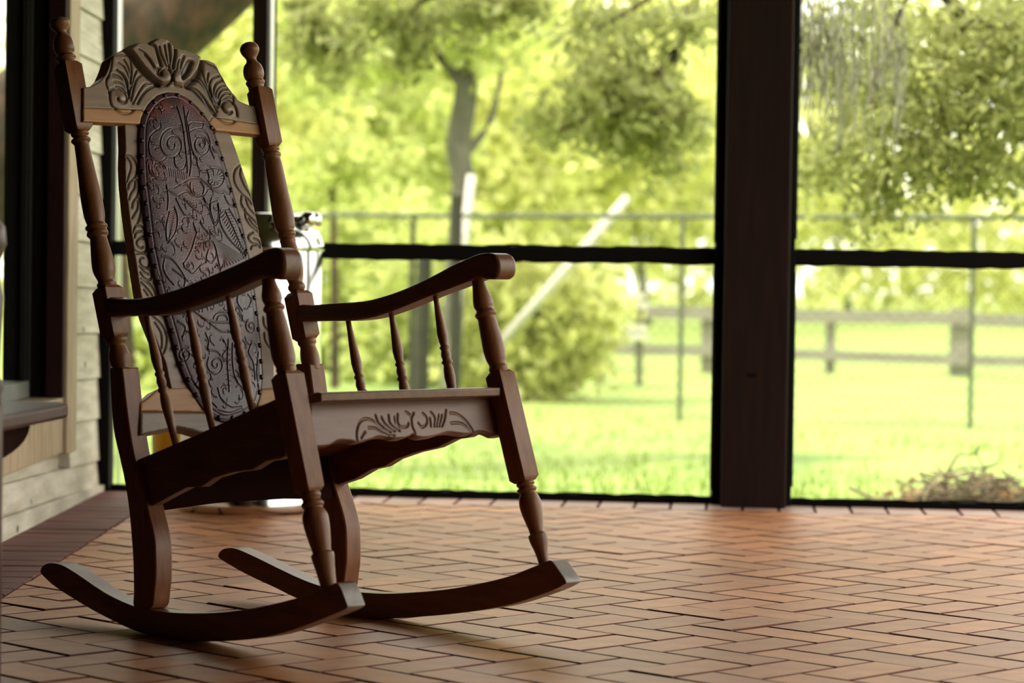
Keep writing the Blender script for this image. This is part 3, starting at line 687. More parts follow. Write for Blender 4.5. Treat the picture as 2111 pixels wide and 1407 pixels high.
CRL = carved('crest_rail', cr_out, L, .00125, .036, bpl(CO), MCREST, CH, hfun=shell, edge=.0018)
def band(nm, pix, thick, m, par, off=CO, lines=(), edge=.001, cell=.003): return carved(nm, [bxy(x, y, off) for x, y in pix], list(lines), cell, thick, bpl(off), m, par, edge=edge)
stain_and_shade(MBAND, (.08, .04, .025), .8)
band('crest_band', [(172, 222), (292, 227), (296, 232), (291, 243), (289, 255.5), (172, 250)], .016, MBAND, CRL, cell=.0018,
     lines=[A([(470, 1080), (500, 1110), (580, 1150), (680, 1145), (750, 1090), (800, 1010)], .002, .004)])
band('crest_band', [(431, 253), (438, 241), (536, 257), (541, 278), (445, 268.5), (440, 262)], .016, MBAND, CRL, cell=.0018,
     lines=[B([(690, 1050), (790, 1140), (880, 1165), (950, 1150), (990, 1090), (1000, 1060)], .002, .004)])

# stiles ----------------------------------------------------------------
SO = .006
C3 = lambda pl: zl(pl, 240, 240, 6.397, SO, .0016, .003)
C4 = lambda pl: zl(pl, 240, 420, 6.397, SO, .0016, .003)
C5 = lambda pl: zl(pl, 280, 600, 4.69, SO, .0016, .003)
lst = [(257, 252), (259, 300), (258, 340), (260, 380), (265, 430), (271, 475), (281, 545), (291, 608), (303, 652), (322, 700), (341, 745), (354, 804), (385, 806), (402, 815), (372, 755), (350, 677), (333, 620), (318, 560), (306, 500), (298, 432), (292, 385), (289, 337), (288.5, 300), (289, 268), (291, 252)]
LS = [C3(p) for p in ([(110, 505), (170, 510), (230, 560), (270, 650), (270, 740), (240, 800), (170, 870), (150, 950)], [(130, 530), (180, 600), (190, 680), (160, 780), (140, 860)], [(240, 800), (290, 860), (300, 950), (270, 1050), (220, 1120), (205, 1200)], [(245, 840), (240, 930), (190, 1010), (165, 1090)], [(270, 1050), (320, 1130), (325, 1250), (290, 1370)], [(280, 1100), (280, 1200), (230, 1290), (205, 1340)])] + \
     [C4(p) for p in ([(325, 110), (290, 230), (240, 300), (220, 380)], [(260, 275), (330, 290), (370, 350), (370, 420), (320, 440), (270, 480), (270, 540), (320, 580), (350, 560)], [(330, 355), (260, 370), (240, 440)], [(320, 440), (390, 480), (405, 560), (380, 630), (300, 640), (230, 600)], [(260, 650), (370, 650), (430, 720), (435, 800), (400, 840), (340, 820), (305, 760), (320, 710), (355, 710)], [(400, 840), (460, 900), (460, 980), (420, 1000), (360, 970), (310, 900)], [(305, 810), (360, 890), (420, 920)], [(320, 980), (420, 1040), (490, 1120), (520, 1200)], [(320, 1030), (400, 1110), (470, 1200)], [(360, 1130), (410, 1200)])] + \
     [C5(p) for p in ([(160, 240), (240, 310), (295, 420), (290, 530), (265, 600)], [(180, 300), (240, 400), (250, 500), (245, 550)])]
carved('back_stile', [bxy(x, y, SO) for x, y in lst], LS, .0014, .024, bpl(SO), MCREST, CH, edge=.001)
rst = [(444, 268), (474, 272), (486, 305), (497, 337), (508, 370), (519, 402), (525, 430), (531, 458), (543, 517), (552, 580), (558, 640), (563, 700), (566, 760), (566, 806), (537, 806), (540, 770), (537, 719), (531, 659), (522, 590), (512, 530), (499, 470), (484, 415), (470, 365), (458, 325), (446, 290), (441, 276)]
RS = [C3(p) for p in ([(1635, 635), (1570, 690), (1545, 790), (1570, 900), (1650, 1010), (1740, 1090), (1780, 1150)], [(1640, 670), (1630, 770), (1680, 900), (1760, 1030), (1790, 1100)], [(1650, 1030), (1640, 1150), (1700, 1260), (1820, 1370)], [(1700, 1070), (1740, 1190), (1830, 1300)])] + \
     [C4(p) for p in ([(1650, 0), (1700, 100), (1800, 200), (1850, 260)], [(1690, 60), (1700, 170), (1760, 280), (1860, 360), (1900, 430)], [(1740, 180), (1790, 260), (1860, 320)], [(1800, 370), (1740, 410), (1745, 470), (1800, 520), (1860, 530), (1890, 570)], [(1770, 590), (1790, 540), (1840, 540)], [(1810, 450), (1870, 480), (1900, 540)])] + \
     [C5(p) for p in ([(1230, 250), (1240, 330), (1280, 380)], [(1240, 400), (1250, 480), (1290, 540)])]
carved('back_stile', [bxy(x, y, SO) for x, y in rst], RS, .0014, .024, bpl(SO), MCREST, CH, edge=.002)
# lower rail with shaped shoulders: honey upper half, grey lower half
LO = .010
lr = carved('lower_back_rail', [bxy(x, y, LO) for x, y in [(290, 829), (306, 818), (324, 801.5), (352, 800), (386, 799), (402, 814), (418, 841), (428, 849), (290, 847)]], [], .003, .03, bpl(LO), MBAND, CH, edge=.001)
carved('lower_rail_edge', [bxy(x, y, LO) for x, y in [(290, 847.5), (428, 849), (443, 862), (462, 870), (484, 867), (508, 857), (528, 839), (562, 840), (574, 852), (574, 880), (540, 898), (500, 900), (450, 896), (419, 893), (395, 886), (368, 880), (345, 885), (306, 893), (290, 896)]], [], .003, .03, bpl(LO), MCREST, lr, edge=.002)
carved('lower_back_rail', [bxy(x, y, LO) for x, y in [(530, 836), (538, 806), (540, 800), (562, 799), (574, 803), (574, 848), (562, 840)]], [], .003, .03, bpl(LO), MBAND, CH, edge=.001)

# leather -------------------------------------------------------------
HO = .012
ov = [bxy(x, y, HO) for x, y in oval]; ovs = np.array(catmull(ov, 3, True))
def D3(pl, wd=.0011, dp=.0016): return zl(pl, 240, 240, 6.397, HO, wd, dp)
def D4(pl, wd=.0011, dp=.0016): return zl(pl, 240, 420, 6.397, HO, wd, dp)
def D5(pl, wd=.0011, dp=.0016): return zl(pl, 280, 600, 4.69, HO, wd, dp)
def spir(cx, cy, r0, r1, turns, ph, asp=.8, d=1):
    n = int(turns * 12); return [(cx + asp * (r0 + (r1 - r0) * i / n) * math.cos(ph + d * 2 * math.pi * turns * i / n), cy + (r0 + (r1 - r0) * i / n) * math.sin(ph + d * 2 * math.pi * turns * i / n)) for i in range(n + 1)]
def arc(cx, cy, rx, ry, a0, a1, n=8): return [(cx + rx * math.cos(math.radians(a0 + (a1 - a0) * i / n)), cy + ry * math.sin(math.radians(a0 + (a1 - a0) * i / n))) for i in range(n + 1)]
T = []
def both(f, pl, wd=.0010, dp=.0019, sh=8):        # a bevelled tool line: cut with a raised lip beside it
    T.append(f(pl, wd, dp)); T.append(f([(x + sh, y - sh * .5) for x, y in pl], wd * 1.2, -dp * .55))
for p in (spir(700, 390, 30, 240, 1.9, 0), spir(1080, 380, 25, 190, 1.8, 3.1, .75, -1), [(850, -120), (870, 100), (900, 300), (940, 600), (920, 800)], [(760, -120), (830, 150), (860, 400), (885, 620), (890, 760)], [(920, -60), (880, 60), (905, 160), (930, 330), (960, 480), (1030, 600)],
          [(560, 150), (430, 260), (400, 420), (440, 560), (560, 600), (620, 560)], [(920, 130), (960, 95), (1050, 95), (1115, 105), (1100, 160), (1000, 180), (930, 220)], [(1130, 300), (1180, 360), (1210, 460), (1260, 570)], [(720, 560), (730, 660), (780, 720), (850, 700), (880, 620)], [(1010, 570), (1030, 680), (1080, 750), (1140, 750)],
          [(720, 960), (830, 900), (930, 840), (1040, 840), (1130, 900), (1250, 1000), (1380, 1020)], [(640, 990), (760, 1060), (880, 1010), (960, 1060), (1100, 1060), (1160, 1000)], [(930, 900), (930, 980), (980, 1060), (1080, 1060), (1110, 960), (1060, 880)], [(740, 1100), (800, 1230), (870, 1330), (980, 1350)], [(780, 1090), (870, 1130), (930, 1200), (1000, 1260), (1080, 1300)], [(1100, 1080), (1130, 1150), (1180, 1180), (1230, 1140), (1290, 1120)],
          [(1150, 720), (1260, 690), (1360, 720), (1400, 820), (1340, 920), (1230, 950), (1170, 880), (1180, 820), (1150, 720)], [(1380, 1000), (1470, 1030), (1490, 960), (1440, 930)], [(1390, 1060), (1450, 1170), (1530, 1190), (1520, 1090)], [(1200, 1180), (1190, 1300), (1250, 1450), (1300, 1400), (1310, 1250), (1290, 1170)],
          [(620, 930), (640, 1100), (630, 1250)], [(400, 650), (420, 760), (520, 840), (620, 850)], [(480, 620), (560, 640), (610, 700)]): both(D3, p)
for i in range(10):
    a = math.radians(150 - i * 24); T.append(D3([(1270 + 60 * math.cos(a), 820 + 50 * math.sin(a)), (1270 + 125 * math.cos(a), 810 + 110 * math.sin(a))], .0008, .001))
for i in range(9): T.append(D3([(640 + i * 28, 690 + i * 8), (660 + i * 28, 800 + i * 6)], .0008, .0009))
for p in ([(970, 270), (985, 340), (1010, 400)], [(1060, 250), (1090, 320), (1140, 380), (1190, 440), (1180, 490)], [(1010, 400), (975, 500), (940, 620), (890, 730), (845, 800)], [(840, 800), (855, 860), (910, 900), (950, 930), (1000, 900), (1050, 840), (1130, 790)], [(1150, 640), (1130, 740), (1180, 790), (1250, 750), (1270, 640), (1240, 540), (1190, 490)], arc(1075, 550, 22, 18, 0, 360), arc(1075, 550, 50, 34, 180, 380), arc(900, 830, 18, 14, 0, 300),
          [(1270, 650), (1300, 780), (1330, 890)], [(1330, 100), (1320, 250), (1400, 420), (1520, 560), (1680, 690)], [(1450, 80), (1560, 250), (1650, 430), (1710, 600), (1690, 690)], [(1400, 120), (1500, 320), (1600, 520), (1690, 680)], [(720, 60), (760, 200), (740, 380), (650, 520)], [(660, 120), (620, 300), (620, 450), (640, 530)],
          [(560, 700), (680, 740), (780, 860), (860, 1000), (850, 1100)], [(600, 740), (590, 860), (640, 980), (720, 1080)], [(700, 880), (800, 960), (900, 1040)], [(1210, -60), (1190, 60), (1230, 230), (1270, 260), (1300, 180), (1300, 20)]): both(D4, p)
for i in range(9): T.append(D4([(1195 + i * 9, 440 + i * 26), (1380 - i * 2, 560 + i * 26), (1660 - i * 40, 720 + i * 18)], .0012, .0015))
for i in range(17):
    t = i / 16; x, y = 1370 + 300 * t, 90 + 570 * t; T.append(D4([(x, y), (x + 70 * (1 - t * .5), y - 5 + 50 * t)], .0008, .0012)); T.append(D4([(x - 5, y + 20), (x - 50 * (1 - t * .6), y + 70)], .0008, .0012))
for i in range(16): T.append(D4([(730 - i * 5, 90 + i * 27), (650, 130 + i * 27)], .0008, .0011))
for p in ([(520, 200), (620, 280), (700, 340), (780, 400), (860, 400)], [(600, 270), (700, 310), (870, 320)], arc(800, 290, 50, 50, 180, 360), arc(800, 290, 85, 80, 190, 350), [(640, 420), (670, 500), (660, 570)], spir(740, 720, 15, 110, 1.6, 0), [(660, 580), (750, 600), (820, 690)], [(860, 480), (850, 700), (870, 980)], [(900, 520), (900, 700), (930, 860), (1010, 960)], [(1060, 40), (1100, 90), (1060, 170), (1020, 180)], [(960, 30), (950, 120), (1000, 200)], spir(1090, 350, 15, 75, 1.5, 1),
          spir(460, 620, 15, 75, 1.5, 2), [(380, 300), (450, 360), (430, 450)], [(520, 850), (600, 960), (690, 1060), (760, 1130)], [(760, 950), (800, 1060), (900, 1130), (1000, 1120)], [(1100, 500), (1060, 600), (1110, 700), (1130, 860)], [(1170, 600), (1150, 800), (1180, 950)], [(860, 560), (800, 640), (860, 700)], [(580, 700), (600, 830), (560, 900)], [(780, 1160), (900, 1180), (1010, 1140)]): both(D5, p, .0013, .0016, 7)
for i in range(9): T.append(D5([(1030, 60 + i * 13), (1100, 50 + i * 13)], .0008, .001))
for i in range(8): T.append(D5([(840, 560 + i * 50), (880, 575 + i * 50)], .0009, .001))
segs_all = [(np.array(pl[i]), np.array(pl[i + 1])) for pl, wd, dp in T if dp > 0 for i in range(len(pl) - 1)]
lrng = np.random.default_rng(5)
for k in range(900):
    c_ = np.array([lrng.uniform(ovs[:, 0].min(), ovs[:, 0].max()), lrng.uniform(ovs[:, 1].min(), ovs[:, 1].max())])
    r_ = lrng.uniform(.006, .014)
    if not inside(c_[None], ovs)[0] or dist_poly(c_[None], [(ovs[i], ovs[(i + 1) % len(ovs)]) for i in range(len(ovs))])[0] < r_ + .006: continue
    if dist_poly(c_[None], segs_all)[0] < r_ * .62: continue
    a0 = lrng.uniform(0, 6.28); sw = lrng.choice([-1, 1]) * lrng.uniform(2.0, 3.6)
    pl = [c_ + r_ * (1 - .65 * t) * np.array([math.cos(a0 + sw * t), 1.25 * math.sin(a0 + sw * t)]) for t in np.linspace(0, 1, 7)]
    T.append((pl, .0009, .0014)); T.append(([p + .0014 for p in pl], .001, -.0007))
    segs_all += [(pl[i], pl[i + 1]) for i in range(6)]
# stitched border line just inside the rim
cen = ovs.mean(0)
def hf(G):
    d = dist_poly(G, [(ovs[i], ovs[(i + 1) % len(ovs)]) for i in range(len(ovs))])
    h = .010 * (1 - np.exp(-d / .022)) - .0012 * np.exp(-((d - .010) / .0012) ** 2)
    for (x, y, r, a) in [(1070, 640, .026, .003), (1200, 650, .014, .002)]:
        c = bxy(240 + x / 6.397, 420 + y / 6.397, HO); h += a * np.exp(-((G - c) ** 2).sum(1) / r ** 2)
    return h
def dye(G):
    v = np.zeros(len(G))
    for x, y, r, a in [(335, 222, .016, .9), (385, 212, .018, .9), (410, 240, .012, .8), (312, 235, .012, .8), (400, 520, .035, .75), (415, 545, .03, .5), (345, 450, .02, .6), (385, 385, .03, .5), (450, 540, .025, .5), (315, 350, .02, .6), (410, 440, .02, .4), (400, 660, .03, .35)]:
        c = bxy(x, y, HO); v = np.maximum(v, a * np.exp(-((G - c) ** 2).sum(1) / r ** 2))
    return v
LP = carved('leather_panel', [tuple(p) for p in ovs], T, .00095, .018, bpl(HO), MLEATHER, CH, hfun=hf, tint=dye)
tag(LP, 'dark tooled leather oval panel embossed with a horse head and scrolls')
# dark upholstery nails round the rim
seg = np.hypot(*(np.roll(ovs, -1, 0) - ovs).T); cum = np.concatenate([[0], np.cumsum(seg)]); tot = cum[-1]; nst = int(tot / .031)
sm_ = MB().lathe([(.0052, 0), (.0050, .0014), (.0040, .0028), (.0022, .0038), (.0004, .0041)], 10)
sme = bpy.data.meshes.new('stud'); sme.from_pydata([tuple(v) for v in sm_.V], [], sm_.F); sme.materials.append(MSTUD); sme.shade_smooth()
for k in range(nst):
    s = (k + .3) * tot / nst; i = min(int(np.searchsorted(cum, s)) - 1, len(ovs) - 1); t = (s - cum[i]) / seg[i]
    p = ovs[i] * (1 - t) + ovs[(i + 1) % len(ovs)] * t; p = p + (cen - p) / np.linalg.norm(cen - p) * .0045
    P0, E1, E2, Nn = bpl(HO + .001); q = P0 + p[0] * E1 + p[1] * E2
    o = bpy.data.objects.new('stud', sme); COL.objects.link(o); o.parent = LP
    mm = Matrix.Identity(4)
    for r_ in range(3): mm[r_][0] = E1[r_]; mm[r_][1] = E2[r_]; mm[r_][2] = Nn[r_]; mm[r_][3] = q[r_]
    o.matrix_local = mm

# front apron ---------------------------------------------------------
AA = -SD * 0 + np.array([-.31, 0, .951]); AA /= np.linalg.norm(AA); AN = np.array([AA[2], 0, -AA[0]])
AP = np.array([.281, 0, .38])
def axy(px, py):
    nw = V_ * AN[0] + Z * AN[2]; q = tol(onplane(px, py, tow(AP), nw)) - AP; return np.array([q[1], q @ AA])
ab = [(640, 826), (1046, 812), (1046, 895), (1034, 897), (1021, 897), (1008, 891), (997, 888), (985, 888), (975, 893), (960, 894), (945, 892), (930, 890), (918, 891), (900, 897), (885, 900), (870, 901), (858, 898), (852, 893), (846, 898), (834, 902), (816, 903), (804, 899), (792, 898), (778, 899), (765, 904), (751, 908), (742, 910), (734, 910), (722, 907), (707, 906), (695, 907), (688, 912), (680, 917), (662, 919), (640, 919)]
Gq = lambda pl, wd=.0018, dp=.003: ([axy(640 + x / 4.798, 790 + y / 4.798) for x, y in pl], wd, dp)
AL = [Gq(p) for p in ([(460, 560), (455, 480), (480, 390), (530, 350), (590, 355), (650, 390), (700, 430), (790, 480)], [(570, 435), (640, 440), (700, 480), (770, 510), (830, 515)], [(500, 540), (520, 500), (540, 480)], [(640, 310), (670, 390), (720, 430)], [(700, 330), (730, 390), (770, 430), (830, 470)], [(770, 310), (780, 380), (820, 430), (880, 465)], [(830, 330), (840, 390), (880, 430)], [(860, 300), (860, 380), (890, 425), (950, 425), (970, 390)], [(940, 275), (990, 320), (1005, 420), (1035, 490)], [(1020, 290), (1000, 330)], [(1110, 290), (1150, 340), (1145, 400), (1100, 430), (1065, 390)], [(1190, 280), (1230, 340), (1225, 420)], [(1180, 340), (1190, 420)], [(1340, 260), (1325, 350), (1300, 420)], [(1270, 310), (1250, 420)], [(1300, 310), (1275, 420)], [(1380, 290), (1450, 300), (1530, 360), (1590, 440), (1615, 490)], [(1390, 390), (1480, 390), (1550, 430), (1600, 480)])]
carved('front_apron', [axy(x, y) for x, y in ab], AL, .0016, .02, (AP, np.array([0, 1., 0]), AA, AN), MAPR, CH, edge=.002)
# back rail under the seat, between the rear legs
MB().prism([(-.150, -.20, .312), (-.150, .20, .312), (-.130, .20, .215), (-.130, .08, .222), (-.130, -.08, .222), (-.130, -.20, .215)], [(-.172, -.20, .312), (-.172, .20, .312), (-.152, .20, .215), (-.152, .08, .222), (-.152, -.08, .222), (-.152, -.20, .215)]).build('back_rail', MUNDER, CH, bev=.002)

# ================================================================== OTHER PORCH THINGS
# steel can
c = np.array([*onfloor(518, 1062)[:2], 0]); c[1] += .17; r = .188
c[0] = (518 - CX) / F * c[1] + .0
CAN = empty('steel_can', tuple(c)); tag(CAN, 'tall stainless steel can with domed lid standing behind the rocking chair', 'can')
MB().lathe([(r * .96, .0), (r * .97, .004), (r, .01), (r, .03), (r * .985, .036), (r * .985, .06), (r, .066), (r, .692), (r * .99, .70)], 64).build('body', MSTEEL, CAN, smooth=True)
MB().lathe([(r * 1.02, .696), (r * 1.025, .70), (r * 1.02, .715), (r * .99, .735), (r * .93, .752), (r * .80, .762), (r * .78, .768), (r * .78, .786), (r * .75, .792), (.02, .797)], 64).build('lid', MSTEEL, CAN, smooth=True)
for k in range(10):
    t = 2 * math.pi * (k + .35) / 10; MB().lathe([(.017, .762), (.021, .768), (.021, .788), (.016, .797), (.003, .80)], 16, (r * .88 * math.cos(t), r * .88 * math.sin(t))).build('lid_clamp', MSTEEL, CAN, smooth=True)
MB().tube([(r * .99 * math.cos(t) , r * .99 * math.sin(t), .05) for t in np.linspace(0, 2 * math.pi, 49)], .004, 8).build('foot_ring', MDARK, CAN)
# yellow bucket
cb = onfloor(352, 1028); BK = empty('yellow_bucket', (cb[0], cb[1] - .0, 0)); tag(BK, 'small yellow plastic bucket on the floor behind the chair seat', 'bucket')
MB().lathe([(.045, 0), (.048, .004), (.055, .19), (.060, .195), (.060, .208), (.056, .21), (.052, .205), (.046, .02), (.02, .015)], 32).build('pail', MYEL, BK, smooth=True)
MB().tube([(.060 * math.cos(t), .012, .2 - .05 * math.sin(t)) for t in np.linspace(0, math.pi, 17)], .0022, 6).build('handle', MGALV, BK)
# bench end at the left edge of the picture
BE = empty('wooden_bench', (-.9, 3.9, 0)); tag(BE, 'dark wooden bench end with rounded seat corner at the left edge', 'bench')
def bl(p): return np.array(p) - np.array([-.9, 3.9, 0])
y1 = 4.25
sl = [(-1.12, 3.3), (-.80, 3.3), (-.742, 3.81), (-.712, 4.15)] + [(-.745 + .035 * math.cos(t), 4.19 + .04 * math.sin(t)) for t in np.linspace(0, math.pi / 2, 6)] + [(-1.12, 4.235)]
MB().prism([bl((*p, .402)) for p in sl], [bl((*p, .426)) for p in sl]).build('seat', MBENCH, BE, bev=.006)
arcp = [(3.35, .40), (4.11, .40)] + [(3.80 + .31 * math.cos(t), .40 - .052 * math.sin(t) ** .8 * 1.0) for t in np.linspace(.12, math.pi / 2, 9)] + [(3.35, .345)]
def bx(y): return -.775 + .07 * (y - 3.81)
MB().prism([bl((bx(y), y, z)) for y, z in arcp], [bl((bx(y) - .03, y, z)) for y, z in arcp]).build('seat_bracket', MUNDER, BE, bev=.003)
px_ = -.752
prof = [(.030, 0), (.030, .30), (.030, .44), (.026, .46), (.031, .47), (.024, .49), (.027, .55), (.030, .6), (.024, .625), (.020, .635), (.026, .66), (.033, .675), (.030, .70), (.016, .715), (.003, .72)]
c3 = (4 - CX) / F * 3.72
MB().lathe(prof, 24, tuple(bl((c3 - .028, 3.72, 0))[:2])).build('post', MBENCH, BE, smooth=True)
MB().lathe([(.028, 0), (.028, .402)], 16, tuple(bl((-1.08, 3.72, 0))[:2])).build('leg', MBENCH, BE, smooth=True)
MB().lathe([(.028, 0), (.028, .402)], 16, tuple(bl((-1.08, 4.18, 0))[:2])).build('leg', MBENCH, BE, smooth=True)

# ================================================================== OUTDOORS
GZ = -.25
def gnd(px, py): return onfloor(px, py, GZ)
gx = np.linspace(-30, 40, 90); gy = np.concatenate([np.linspace(-10, 7.2, 12), np.linspace(7.6, 30, 60), np.linspace(32, 120, 30)])
XX, YY = np.meshgrid(gx, gy); ZZ = GZ + .03 * np.sin(XX * 1.3 + YY * .7) * np.sin(YY * .9) * (YY > 9)
Q = [(j * 90 + i, j * 90 + i + 1, (j + 1) * 90 + i + 1, (j + 1) * 90 + i) for j in range(len(gy) - 1) for i in range(89)]
lawn = fastmesh('lawn', np.stack([XX.ravel(), YY.ravel(), ZZ.ravel()], 1), Q, MGRASS, smooth=True); tag(lawn, kind='structure')

def leaves(name, centers, radii, n, size, m, parent=None, flat=1., asp=.5):
    """n leaf blades spread through ellipsoid blobs"""
    centers = np.array(centers, float); radii = np.array(radii, float)
    if radii.ndim == 1: radii = np.repeat(radii[:, None], 3, 1)
    vol = radii.prod(1) ** (2 / 3); k = rng.choice(len(centers), n, p=vol / vol.sum())
    ns = max(1, n // 12); ks = rng.choice(len(centers), ns, p=vol / vol.sum())
    g_ = rng.normal(size=(ns, 3)); g_ *= np.minimum(1, 1.6 / np.linalg.norm(g_, axis=1))[:, None]
    sub = centers[ks] + g_ * radii[ks] * np.array([.6, .5, .6])
    pick = rng.integers(0, ns, n); sg_ = size * 2.1
    c = sub[pick] + rng.normal(size=(n, 3)) * np.array([sg_, sg_, sg_ * 1.1]) * .8 * rng.uniform(.5, 1.3, n)[:, None]
    a = rng.normal(size=(n, 3)); a[:, 2] *= flat; a /= np.linalg.norm(a, axis=1)[:, None]
    b = np.cross(a, rng.normal(size=(n, 3))); b /= np.linalg.norm(b, axis=1)[:, None]
    s = size * (.6 + .8 * rng.random(n))[:, None]
    V = np.stack([c - a * s, c + b * s * asp, c + a * s, c - b * s * asp], 1).reshape(-1, 3)
    o = fastmesh(name, V, np.arange(4 * n).reshape(n, 4), m, parent); tag(o, kind='stuff'); return o
def tree(label, base, trunk, rad, m, blobs, lm, n, size, branches=(), cat='tree', name='tree', group=None, asp=.5):
    t = empty(name, tuple(base)); tag(t, label, cat, group)
    rel = lambda p: np.array(p, float) - np.array(base)
    if trunk: MB().tube([rel(p) for p in catmull(trunk, 4)], list(np.interp(np.linspace(0, 1, 4 * (len(trunk) - 1) + 1), np.linspace(0, 1, len(rad)), rad)), 14).build('trunk', m, t, smooth=True)
    for bpts, r0, r1 in branches:
        q = catmull(bpts, 4); MB().tube([rel(p) for p in q], list(np.linspace(r0, r1, len(q))), 8).build('branch', m, t, smooth=True)
    if n: leaves('foliage', [rel(b[0]) for b in blobs], [b[1] for b in blobs], n, size, LF[lm], t, asp=asp)
    return t
G3 = lambda px, py, Y: at(px, py, Y)
# huge live oak behind the chair, upper left
Y = 11.5
tree('massive dark live oak limb rising to the right behind the chair back', (*(at(-300, 900, Y)[:2]), GZ), [at(-300, 1100, Y), at(-260, 800, Y), at(-180, 560, Y), at(-60, 370, Y), at(90, 230, Y), at(240, 110, Y), at(370, 5, Y), at(500, -110, Y), at(640, -260, Y), at(800, -420, Y)], [.34, .33, .31, .28, .25, .235, .225, .21, .2, .18], MBARK,
     [(at(-200, -350, Y), (.9, 1.2, .5)), (at(600, -600, Y), (1.2, 1.2, .5))], 'oak', 3000, .05,
     [([at(60, 250, Y), at(100, 60, Y), at(90, -100, Y), at(40, -300, Y)], .16, .1)], name='oak_tree')
# trunk behind the lower part of the back
tree('brown tree trunk glimpsed low between chair back and siding', (*(at(265, 900, 14)[:2]), GZ), [at(262, 1000, 14), at(262, 760, 14), at(250, 560, 14), at(235, 400, 14)], [.05, .045, .045, .04], MBARK, [], 'oak', 0, .05, name='tree')
# middle slender tree
Y = 17.8
tree('slender grey tree standing left of centre behind the fence', (*(at(935, 900, Y)[:2]), GZ), [at(925, 880, Y), at(935, 640, Y), at(945, 500, Y), at(955, 380, Y), at(945, 300, Y), at(962, 180, Y), at(960, 60, Y), at(965, -80, Y)], [.07, .075, .075, .08, .085, .08, .075, .06], MBARKP,
     [(at(880, 60, Y), (.5, .6, .35)), (at(1010, 40, Y), (.45, .6, .3)), (at(960, -60, Y), (.9, .9, .3)), (at(740, 40, Y), (.4, .5, .3)), (at(700, 120, Y), (.25, .4, .2))], 'mid', 3200, .055,
     [([at(955, 180, Y), at(900, 110, Y), at(850, 60, Y)], .04, .015), ([at(950, 330, Y), at(1010, 250, Y), at(1040, 120, Y)], .035, .012)])
tree('dark bushy sapling standing just left of the grey tree', (*(at(690, 820, 19.6)[:2]), GZ), [at(690, 850, 19.6), at(690, 600, 19.6), at(685, 350, 19.6)], [.04, .03, .02], MBARK,
     [(at(650, 90, 19.6), (.3, .5, .4)), (at(680, 30, 19.6), (.5, .5, .3)), (at(670, 370, 19.6), (.35, .4, .2)), (at(720, 330, 19.6), (.3, .4, .15))], 'mid', 3500, .05)
# hanging oak boughs in the middle bay
def bough(label, Y, blobs, br, n, lm='oak', size=.035, name='oak_bough', group=None):
    b0 = br[0][0][0]; t = empty(name, tuple(b0)); tag(t, label, 'branch', group); rel = lambda p: np.array(p) - np.array(b0)
    for pts, r0, r1 in br:
        q = catmull(pts, 4); MB().tube([rel(p) for p in q], list(np.linspace(r0, r1, len(q))), 7).build('branch', MBARK, t, smooth=True)
    leaves('foliage', [rel(at(x, y, Y + dy)) for x, y, dy, r in blobs], [tuple(np.array(r) * Y / 5400) for x, y, dy, r in blobs], n, size, LF[lm], t)
    return t
Y = 12
bough('dark leafy oak bough hanging in the middle bay left of the post', Y,
      [(1290, 160, 0, (90, 150, 45)), (1230, 60, .3, (60, 120, 50)), (1340, 60, 0, (90, 150, 40)), (1250, 200, 0, (70, 150, 40)), (1330, 230, 0, (100, 150, 50)), (1390, 270, 0, (75, 150, 45)), (1270, 270, 0, (90, 150, 35)), (1150, 260, .4, (60, 100, 35)), (1360, 340, 0, (35, 80, 40)), (1430, 20, 0, (60, 100, 40)), (1130, 230, 0, (50, 60, 30))],
      [([at(1460, -80, Y), at(1400, 80, Y), at(1330, 180, Y), at(1240, 230, Y), at(1150, 270, Y)], .025, .008), ([at(1400, 80, Y), at(1380, 200, Y), at(1390, 290, Y)], .015, .005), ([at(1460, -80, Y), at(1300, 20, Y), at(1230, 60, Y)], .02, .006)], 3000)
bough('olive oak spray hanging from the top near the grey tree', Y,
      [(780, 20, 0, (70, 100, 45)), (850, 60, 0, (30, 80, 45)), (980, 20, 0, (90, 100, 35)), (840, 120, 0, (25, 60, 40)), (1060, 15, 0, (60, 80, 25))],
      [([at(1000, -120, Y), at(930, -30, Y), at(850, 20, Y), at(840, 110, Y)], .02, .006)], 1000)
Y = 13.6
bough('dark leafy clump of oak hanging left near the chair back', Y,
      [(650, 90, 0, (70, 120, 45)), (700, 60, 0, (60, 100, 50)), (640, 20, 0, (50, 100, 35)), (690, 140, 0, (35, 80, 35))],
      [([at(640, -120, Y), at(660, 0, Y), at(690, 120, Y)], .018, .006)], 1000)
# big canopy in the right bay
Y = 9.5
bl_ = [(1700, 330, .6, (75, 200, 60)), (1820, 280, 0, (110, 250, 80)), (1960, 250, 0, (110, 250, 90)), (2060, 200, 0, (110, 250, 110)), (1900, 130, 0, (130, 250, 80)), (2040, 60, 0, (120, 250, 70)), (1760, 170, .5, (90, 200, 80)), (1830, 390, 0, (60, 150, 60)), (1790, 450, 0, (45, 120, 35)), (1960, 350, 0, (90, 200, 50)), (2070, 350, 0, (80, 200, 50)), (1690, 120, 1, (60, 200, 70)), (1800, 40, .6, (130, 250, 50)), (1680, 400, 1, (50, 120, 35)), (2110, 130, 0, (90, 200, 120))]
bough('large dense oak canopy hanging over the right bay', Y, bl_,
      [([at(2300, 200, Y), at(2100, 90, Y), at(2000, 40, Y), at(1900, -60, Y)], .05, .02), ([at(2000, 40, Y), at(1960, 90, Y), at(1930, 170, Y), at(1950, 260, Y), at(1955, 340, Y)], .012, .004), ([at(1900, -60, Y), at(1840, 60, Y), at(1800, 200, Y), at(1830, 340, Y), at(1820, 430, Y)], .014, .004),
       ([at(2100, 90, Y), at(2110, 200, Y), at(2060, 300, Y), at(1930, 350, Y)], .014, .004)], 7600, size=.024)
